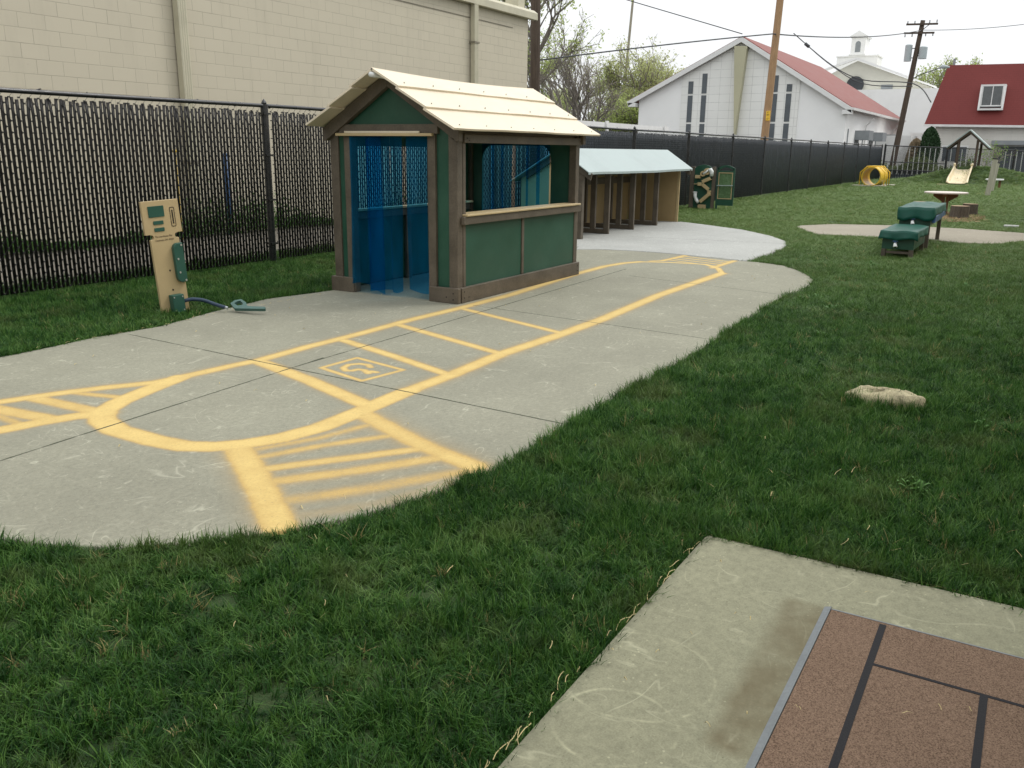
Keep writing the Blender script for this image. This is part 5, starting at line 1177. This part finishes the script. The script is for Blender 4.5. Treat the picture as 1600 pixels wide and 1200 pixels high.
def big_church():
    X0 = 108.; r = thing('white_church', (X0, 19, 0), 'large white church with square tower and dark round window behind the red roofed church', 'church')
    W = MT['white_far']
    m = M(); m.box(X0, X0+20, 9.7, 24.5, -.2, 8.35); m.build('wall', W, r)
    m = M(); m.prism([(12.0,8.351),(25.5,8.351),(25.5,9.0),(19.9,11.6),(12.0,8.6)], 'x', X0+2, X0+20); m.build('gable', MT['cream_gable'], r)
    m = M(); m.prism([(11.4,8.45),(11.4,8.62),(20.0,11.95),(29,8.9),(29,8.7),(20.0,11.7)], 'x', X0+1.5, X0+1.95); m.build('rake_trim', W, r)
    m = M(); m.tube([(X0+1.9,19.9,9.0),(X0+1.8,19.9,9.0)], .95, 24); m.build('round_window', MT['dark_glass'], r)
    m = M(); m.box(X0+1.9, X0+1.99, 15.9, 17.1, 8.5, 8.95); m.build('louvre', MT['grey_far'], r)
    m = M(); m.box(X0+16, X0+19.5, 20.1, 25.0, 8.3, 13.4); m.box(X0+15.9, X0+19.6, 20.0, 25.1, 13.401, 13.55); t = m.build('tower', W, r)
    m = M(); m.box(X0+16, X0+19, 21.75, 23.45, 13.551, 15.7); m.box(X0+15.85, X0+19.15, 21.6, 23.6, 13.56, 13.75); m.box(X0+15.85,X0+19.15,21.6,23.6,15.701,15.85); m.prism([(21.55,15.851),(23.65,15.851),(22.6,16.5)], 'x', X0+15.8, X0+19.2); c = m.build('cupola', W, r)
    m = M(); P = [(22.28,13.95),(22.92,13.95),(22.92,14.95)]+[(22.6+.32*math.cos(a),14.95+.32*math.sin(a)) for a in (PI/4,PI/2,3*PI/4)]+[(22.28,14.95)]
    m.prism(P, 'x', X0+15.97, X0+15.995); m.build('arched_louvre', MT['grey_far'], r)
    # low porch roofs in front
    m = M(); m.box(88, 95, 7.4, 10.5, -.2, 2.75); m.build('porch', W, r)
    m = M(); m.prism([(7.1,2.751),(10.8,2.751),(10.8,3.3),(7.9,3.3)], 'x', 87.7, 95.3); m.build('porch_roof', W, r)
    for y in (7.7,8.3,8.9): m = M(); m.box(87.95, 87.998, y, y+.28, 1.0, 2.2); m.build('window', MT['grey_far'], r)
MT['cream_gable'] = mat('cream_gable', (.62,.61,.53), .7, .04, .8, 10, .05, .2)
big_church()
# ---------------------------------------------------------------- red mansard house
def red_house():
    X0 = 75.; r = thing('red_roofed_house', (X0, 3, 0), 'white painted block house with a steep dark red shingle roof and one dormer window', 'house')
    m = M(); m.box(X0, X0+14, -14, 7.5, -.2, 3.55); m.build('wall', MT['white_block'], r)
    m = M(); vs = [(X0-.45,8.25,3.66),(X0-.45,-14.5,3.3),(X0+16,-14.5,3.5),(X0+16,8.25,3.66),(X0+1.75,7.35,7.98),(X0+1.75,-13.6,7.75),(X0+14,-13.6,7.9),(X0+14,7.35,7.98)]
    m.add(vs, [(0,1,5,4),(1,2,6,5),(2,3,7,6),(3,0,4,7),(4,5,6,7),(3,2,1,0)]); m.build('roof', MT['red_roof'], r)
    m = M(); m.add([(X0-.5,8.3,3.50),(X0-.5,-14.5,3.14),(X0-.5,-14.5,3.30),(X0-.5,8.3,3.66),(X0-.3,8.3,3.50),(X0-.3,-14.5,3.14),(X0-.3,-14.5,3.30),(X0-.3,8.3,3.66)], [(0,1,2,3),(4,7,6,5),(3,2,6,7),(0,4,5,1),(0,3,7,4),(1,5,6,2)]); m.build('gutter', MT['white'], r)
    # window box standing out of the steep roof
    f = M(); y0, y1, z0, z1 = 3.22, 4.86, 4.62, 6.42; xf = X0-.42+.1
    f.prism([(y0,z0),(y1,z0),(y1,z0+.13),(y0,z0+.13)], 'x', xf, X0+1.3); f.prism([(y0,z1-.13),(y1,z1-.13),(y1,z1),(y0,z1)], 'x', xf+.35, X0+1.6)
    f.add([(xf,y0,z0+.131),(xf,y0+.13,z0+.131),(xf+.35,y0+.13,z1-.131),(xf+.35,y0,z1-.131),(X0+1.3,y0,z0+.131),(X0+1.3,y0+.13,z0+.131),(X0+1.6,y0+.13,z1-.131),(X0+1.6,y0,z1-.131)], [(0,1,2,3),(7,6,5,4),(0,3,7,4),(1,5,6,2)])
    f.add([(xf,y1-.13,z0+.131),(xf,y1,z0+.131),(xf+.35,y1,z1-.131),(xf+.35,y1-.13,z1-.131),(X0+1.3,y1-.13,z0+.131),(X0+1.3,y1,z0+.131),(X0+1.6,y1,z1-.131),(X0+1.6,y1-.13,z1-.131)], [(0,1,2,3),(7,6,5,4),(0,3,7,4),(1,5,6,2)])
    w = f.build('window', MT['white'], r)
    m = M(); m.box(xf+.38, xf+.42, y0+.131, y1-.131, z0+.20, z1-.132); m.build('pane', MT['window_glass'], w)
    m = M(); yc = (y0+y1)/2; m.box(xf+.345, xf+.379, yc-.03, yc+.03, z0+.36, z1-.14); m.box(xf+.30, xf+.379, y0+.132, y1-.132, z0+.28, z0+.36); m.box(xf+.345, xf+.379, y1-.2, y1-.132, z0+.361, z1-.14); m.box(xf+.345,xf+.379,y0+.132,y0+.2,z0+.361,z1-.14); m.build('sash', MT['white'], w)
    m = M(); m.tube([(X0+2, 7.0, 7.9),(X0+2, 7.0, 8.45)], .09, 8); m.build('vent_pipe', MT['grey_far'], r)
    for (a, b, z0, z1) in ((5.2,6.8,1.0,2.1),(-.4,3.4,.3,2.15)):
        m = M(); m.box(X0-.05, X0-.004, a, b, z0, z1); w = m.build('window', MT['church_win'], r)
        m = M(); m.box(X0-.08, X0-.051, a-.1, b+.1, z1-.06, z1+.04); m.box(X0-.08, X0-.051, a-.1, a, z0, z1-.061); m.box(X0-.08, X0-.051, b, b+.1, z0, z1-.061); m.build('frame', MT['white'], w)
    m = M(); m.box(X0-.9, X0-.004, -1, 3.6, 2.2, 2.5); m.build('awning', MT['grey_far'], r)
MT['window_glass'] = mat('dusty_window', (.10,.11,.11), .15, .2, 3, 15, 0, .6)
red_house()
# ---------------------------------------------------------------- poles and wires
def ext(a, b, z):                     # point on the line a-b at height z
    t = (z-a[2])/(b[2]-a[2]); return tuple(a[i]+(b[i]-a[i])*t for i in range(3))
def pole(name, a, b, zt, r0, r1, label, mt):
    p0, p1 = ext(a, b, -.1), ext(a, b, zt); r = thing(name, ext(a, b, 0), label, 'utility pole')
    N = 10; pts = [tuple(p0[i]+(p1[i]-p0[i])*k/N for i in range(3)) for k in range(N+1)]
    m = M(); m.tube(pts, [r0+(r1-r0)*k/N for k in range(N+1)], 14); m.build('shaft', mt, r, smooth=True); return r, p1
pole('utility_pole', POLE1[0], POLE1[1], 8.6, .165, .135, 'dark weathered utility pole by the corner of the tan block building', MT['woodpole'])
P2, top2 = pole('utility_pole', POLE2[0], POLE2[1], 9.0, .150, .125, 'light brown utility pole with a small yellow sign in front of the church', MT['freshpole'])
sx, sy, sz = ext(POLE2[0], POLE2[1], 2.78)
m = M(); m.box(sx-.06, sx+.02, sy-.23, sy-.145, sz-.17, sz+.17) if False else None
r = thing('pole_sign', (sx-.16, sy, sz), 'small yellow sign with dark markings fixed to the light brown pole', 'sign')
r.rotation_euler.z = math.radians(-35)
m = M(); 
def lbox(m, a): m.box(*a); return m
m = M(); m.box(sx-.16-.004, sx-.16+.004, sy-.23, sy-.01, sz-.17, sz+.17); m.build('plate', MT['sign_yellow'], r, bevel=.002)
RZY = Matrix.Rotation(-PI/2, 4, 'Z') @ Matrix.Rotation(PI/2, 4, 'X')
for (t, dz, s) in (('V T', .115, .085), ('8 9', .025, .11), ('----', -.045, .07), ('7 0 T', -.12, .075)):
    text_part(t, s, MT['black'], r, Matrix.Translation((-.006, -.12, dz)) @ RZY, ext=.001)
P3, top3 = pole('utility_pole', POLE3[0], POLE3[1], 9.75, .20, .14, 'dark leaning utility pole with crossarms and two grey transformers', MT['woodpole'])
tx, ty, tz = top3
for z, a, b in ((9.5, .92, -.95), (8.98, .95, -.85)):
    q = ext(POLE3[0], POLE3[1], z); m = M(); m.bar((q[0]-.2, q[1]+a, z+.03), (q[0]-.2, q[1]+b, z-.03), .09, .11); c = m.build('crossarm', MT['woodpole'], P3)
    m = M()
    for u in (a-.08, a-.5, b+.5, b+.08): m.tube([(q[0]-.2, q[1]+u, z+.05*(1 if z > 9.2 else -1)), (q[0]-.2, q[1]+u, z+.22*(1 if z > 9.2 else -1))], .035, 6)
    m.build('insulators', MT['grey_far'], c)
q = ext(POLE3[0], POLE3[1], 9.2); m = M(); m.bar((q[0]-.2, q[1]-.05, 9.1), (q[0]-.2, q[1]-.5, 9.48), .04, .04); m.build('brace', MT['woodpole'], P3)
for (dy, z0, z1, rr) in ((.48, 7.30, 8.28, .22), (-.40, 7.42, 8.12, .25)):
    q = ext(POLE3[0], POLE3[1], 7.8); m = M(); m.tube([(q[0], q[1]+dy, z0), (q[0], q[1]+dy, z1), (q[0], q[1]+dy, z1+.06)], [rr, rr, rr*.6], 16); c = m.build('transformer', MT['transformer'], P3)
    m = M(); m.bar((q[0], q[1]+dy*.55, z0+.2), (q[0], q[1], z0+.2), .05, .05); m.bar((q[0], q[1]+dy*.55, z1-.2), (q[0], q[1], z1-.2), .05, .05); m.build('bracket', MT['cable'], c)
q = ext(POLE3[0], POLE3[1], 6.4); m = M(); m.tube([(q[0], q[1], 6.15), (q[0], q[1]-.5, 6.45), (q[0], q[1]-1.0, 6.62), (q[0], q[1]-1.7, 6.85)], .03, 6); m.build('lamp_arm', MT['cable'], P3)
m = M(); m.tube([(q[0], q[1]-1.6, 6.87), (q[0], q[1]-1.8, 6.90), (q[0], q[1]-2.2, 6.86)], [.05, .14, .06], 10); m.build('lamp_head', MT['transformer'], P3, smooth=True)
pole('utility_pole', POLEFAR[0], POLEFAR[1], 18.0, .16, .10, 'tall thin utility pole rising among the far budding trees', MT['farpole'])
def wire(pts, sag, rad, label, name='overhead_wire'):
    P = []
    for (a, b, s) in zip(pts[:-1], pts[1:], sag if hasattr(sag, '__len__') else [sag]*(len(pts)-1)):
        for k in range(16): t = k/16; P.append((a[0]+(b[0]-a[0])*t, a[1]+(b[1]-a[1])*t, a[2]+(b[2]-a[2])*t-s*4*t*(1-t)))
    P.append(pts[-1]); m = M(); m.tube(P, rad, 5); tag(m.build(name, MT['cable'], smooth=True), label, 'cable', 'overhead cables')
def spline(pts, n=6):
    out = []; q = [Vector(p) for p in pts]
    for k in range(len(q)-1):
        p0, p1, p2, p3 = q[max(k-1,0)], q[k], q[k+1], q[min(k+2,len(q)-1)]
        for i in range(n): t = i/n; out.append(tuple(.5*((2*p1)+(-p0+p2)*t+(2*p0-5*p1+4*p2-p3)*t*t+(-p0+3*p1-3*p2+p3)*t**3)))
    out.append(tuple(q[-1])); return out
wire([W_A[0], W_A[1]], -.04, .022, 'thick cable bundle from the dark pole to the light brown pole')
wire([W_A[1], W_A[2]], .25, .024, 'cable from the light brown pole past the church roof to the leaning pole')
a, b = W_B; d = tuple(b[i]-a[i] for i in range(3)); wire([tuple(a[i]-d[i]*.4 for i in range(3)), tuple(b[i]+d[i]*.0 for i in range(3))], 0.0, .03, 'thin cable slanting down across the sky to the church peak')
m = M(); m.tube(spline(W_C), .032, 5); tag(m.build('overhead_wire', MT['cable'], smooth=True), 'upper sagging service cable in front of the red church roof', 'cable', 'overhead cables')
m = M(); m.tube(spline(W_D), .028, 5); m.tube([W_D[0], tuple(W_D[0][i]+(W_D[1][i]-W_D[0][i])*.15 for i in range(3))], .10, 8); tag(m.build('overhead_wire', MT['cable'], smooth=True), 'lower sagging service cable with a dark splice case near its upper end', 'cable', 'overhead cables')
wire(W_E+[], .1, .018, 'faint cable running from the leaning pole off to the right')
# ---------------------------------------------------------------- low white rail and far roof line
r = thing('white_carport', (33, 16, 0), 'long white horizontal fascia seen just over the fence below the trees', 'carport')
m = M(); m.box(24, 42, 16.0, 16.15, 2.36, 2.60); m.build('fascia', MT['white'], r)
m = M(); m.box(24, 42, 16.151, 19, 2.52, 2.59); m.build('roof', MT['grey_far'], r)
for x in (24.6, 34.6, 41.2): m = M(); m.box(x, x+.22, 15.93, 15.998, 0, 2.66); m.build('post', MT['white'], r)
r = thing('low_building', (75, 40, 0), 'long low pale building far behind the budding trees', 'building')
m = M(); m.box(88, 100, 30, 62, -.2, 2.9); m.build('wall', MT['white_far'], r)
m = M(); m.box(87.5, 100.5, 29.5, 62.5, 2.901, 3.25); m.build('roof', MT['grey_far'], r)
# ---------------------------------------------------------------- trees
def tree(name, base, H, label, cat='tree', leaf='bud', leafn=5000, ls=.10, seed=1, spread=.5, r0=.22, bare=False, levels=5, trunkh=.22, multi=1, group='spring trees beyond the fence', barkm='bark', drop=0):
    R = random.Random(seed); r = thing(name, base, label, cat, group); V = []; F = []; tips = []
    def seg(p, q, ra, rb, n):
        d = (q-p); L = d.length; d = d/max(L,1e-6); a = d.cross(Vector((.3,.9,.1))).normalized(); b = d.cross(a); s = len(V)
        for c, rr in ((p,ra),(q,rb)):
            for i in range(n): t = 2*PI*i/n; v = c+(a*math.cos(t)+b*math.sin(t))*rr; V.append((v.x-base[0], v.y-base[1], v.z-base[2]))
        for i in range(n): F.append((s+i, s+(i+1)%n, s+n+(i+1)%n, s+n+i))
    def grow(p, d, L, rad, lv):
        n = 5 if lv > 2 else 4 if lv > 0 else 3; steps = 3; q = p
        n = 4
        for k in range(steps):
            d = (d+Vector((R.gauss(0,.10),R.gauss(0,.10),R.gauss(.03-drop*(levels-lv),.07)))).normalized(); nq = q+d*L/steps
            seg(q, nq, rad*(1-.3*k/steps), rad*(1-.3*(k+1)/steps), n); q = nq
            if lv > 0 and k < steps-1 and R.random() < .42: side(q, d, L, rad*.55, lv)
            if lv <= 1: tips.append((q.copy(), d.copy()))
        if lv > 0:
            for _ in range(2 if R.random() < .75 else 3): side(q, d, L, rad*.62, lv)
    def side(q, d, L, rad, lv):
        ax = d.cross(Vector((R.gauss(0,1),R.gauss(0,1),R.gauss(0,1)))).normalized(); an = R.uniform(.25, .25+spread)
        nd = (Matrix.Rotation(an, 3, ax) @ d); nd.z += .12; nd.normalize(); grow(q, nd, L*R.uniform(.62,.85), rad, lv-1)
    for k in range(multi):
        d = Vector((R.gauss(0,.10),R.gauss(0,.22) if multi > 1 else R.gauss(0,.04),1)).normalized(); grow(Vector(base)-Vector((0,0,.1)), d, H*trunkh*R.uniform(.85,1.1), r0, levels)
    zs = max(v[2] for v in V); sc = H/zs
    V2 = np.array(V)*np.array([sc, sc, sc]); npmesh('trunk', V2, np.array(F), MT[barkm], r)
    if not bare:
        LV = []; LF = []
        for k in range(leafn):
            c, d = tips[R.randrange(len(tips))]; c = Vector(((c.x-base[0])*sc, (c.y-base[1])*sc, (c.z-base[2])*sc))
            if R.random() < .25 and c.z < H*.3: continue
            c = c+Vector((R.gauss(0,.16),R.gauss(0,.16),R.gauss(0,.16)))*(1+ls*3); a = Vector((R.gauss(0,1),R.gauss(0,1),R.gauss(0,1))).normalized(); b = a.cross(Vector((R.gauss(0,1),R.gauss(0,1),R.gauss(0,1)))).normalized(); s = ls*R.uniform(.5,1.2); n = len(LV)
            for (i, j) in ((-1,0),(0,-.45),(1,0),(0,.45)): v = c+a*(i*s)+b*(j*s); LV.append((v.x,v.y,v.z))
            LF.append((n,n+1,n+2,n+3))
        npmesh('crown', np.array(LV), np.array(LF), MT[leaf], r)
    return r
tree('budding_tree', (62, 33.8, 0), 17, 'tall budding tree with fine green leaves right behind the dark pole', leaf='bud', leafn=8500, ls=.13, seed=3, r0=.26, multi=2, levels=6, spread=.6)
tree('bare_tree', (64, 31.6, 0), 10.2, 'bare many stemmed tree with thin upright twigs between the poles', leaf='bud2', leafn=600, ls=.08, seed=12, r0=.15, multi=4, levels=5, spread=.45)
tree('budding_tree', (78, 40.5, 0), 13, 'budding tree leaning left behind the dark pole, further back', leaf='bud', leafn=5500, ls=.13, seed=8, r0=.2, multi=2, levels=5)
tree('budding_tree', (76, 33.0, 0), 9.5, 'pale budding tree left of the tall thin pole', leaf='bud2', leafn=5000, ls=.13, seed=21, r0=.17, levels=5, multi=2)
tree('budding_tree', (80, 32.6, 0), 11.5, 'yellow green budding tree just left of the church eave', leaf='bud2', leafn=6000, ls=.13, seed=33, r0=.18, levels=5, multi=2)
tree('budding_tree', (70, 28.9, 0), 6.2, 'small light green tree low beside the church wall', leaf='bud', leafn=4500, ls=.11, seed=40, r0=.14, levels=5, multi=3)
tree('budding_tree', (72, 31.5, 0), 6.6, 'small green tree low between the bare tree and the church', leaf='bud', leafn=4500, ls=.11, seed=44, r0=.14, levels=5, multi=3)
tree('budding_tree', (105, 54, 0), 9, 'hazy far tree low behind the playhouse roof', leaf='bud2', leafn=7000, ls=.2, seed=47, r0=.2, levels=5, multi=2)
tree('budding_tree', (105, 47, 0), 8.5, 'hazy far tree low behind the bare tree', leaf='bud2', leafn=7000, ls=.2, seed=48, r0=.2, levels=5, multi=2)
tree('budding_tree', (104, 41.5, 0), 8, 'hazy far tree low beside the thin pole', leaf='bud2', leafn=7000, ls=.2, seed=49, r0=.2, levels=5, multi=2)
tree('budding_tree', (128, 11.5, 0), 13.5, 'small part of a leafy tree showing left of the red house roof', leaf='bud', leafn=6000, ls=.16, seed=52, r0=.3, levels=6, multi=1)
tree('sapling', (56.2, 2.35, 0), 2.05, 'small sapling with bright green new leaves in front of the far fence', leaf='sapling', leafn=420, ls=.05, seed=60, r0=.02, levels=4, multi=2, spread=.7, group=None)
def cone_shrub(name, base, H, W, label, leaf, n, seed, ls=.07):
    R = random.Random(seed); r = thing(name, base, label, 'shrub'); m = M(); m.tube([(base[0],base[1],-.1),(base[0],base[1],H*.8)], [.08,.03], 6); m.build('stem', MT['bark'], r)
    LV = []; LF = []
    for k in range(n):
        t = R.random()**.9; rad = W*math.sqrt(max(0, 1-abs(2*t-.75)**2.2/1.6))*(.72+.28*R.random()); a = R.uniform(0,2*PI); rad *= 1+.12*math.sin(a*3+t*9)
        c = Vector((rad*math.cos(a), rad*math.sin(a), .05+t*H)); A = Vector((R.gauss(0,.5),R.gauss(0,.5),1)).normalized(); B = A.cross(Vector((R.gauss(0,1),R.gauss(0,1),0))).normalized(); s = ls*R.uniform(.6,1.4); q = len(LV)
        for (i, j) in ((-1,0),(0,-.5),(1,0),(0,.5)): v = c+A*(i*s)+B*(j*s); LV.append((v.x,v.y,v.z))
        LF.append((q,q+1,q+2,q+3))
    npmesh('foliage', np.array(LV), np.array(LF), MT[leaf], r)
cone_shrub('evergreen_shrub', (71, 7.35, 0), 3.3, .72, 'dark green upright evergreen shrub at the corner of the red roofed house', 'cypress', 9000, 5)
cone_shrub('dry_shrub', (72, 8.35, 0), 2.5, .6, 'tan dry shrub beside the dark evergreen shrub', 'dryleaf', 5000, 6, .08)
# low hedge plants along the far fence
def hedge():
    R = random.Random(77); LV = []; LF = []
    for k in range(14000):
        y = R.uniform(3.5, 9.5); x = 60.5+R.gauss(0,.35); z = abs(R.gauss(.0, .28))*(1+.5*math.sin(y*2.1))+.35; s = R.uniform(.04,.09); c = Vector((x,y,z)); A = Vector((R.gauss(0,1),R.gauss(0,1),R.gauss(0,1))).normalized(); B = A.cross(Vector((R.gauss(0,1),1,R.gauss(0,1)))).normalized(); q = len(LV)
        for (i, j) in ((-1,0),(0,-.5),(1,0),(0,.5)): v = c+A*(i*s)+B*(j*s); LV.append(tuple(v))
        LF.append((q,q+1,q+2,q+3))
    tag(npmesh('verge_plants', np.array(LV), np.array(LF), MT['hedge']), 'low green and straw coloured plants growing behind the far fence', 'ground cover', kind='stuff')
MT['hedge'] = leafmat('verge_leaf', (.05,.09,.03), (.14,.17,.06), .25, 1.5)
hedge()
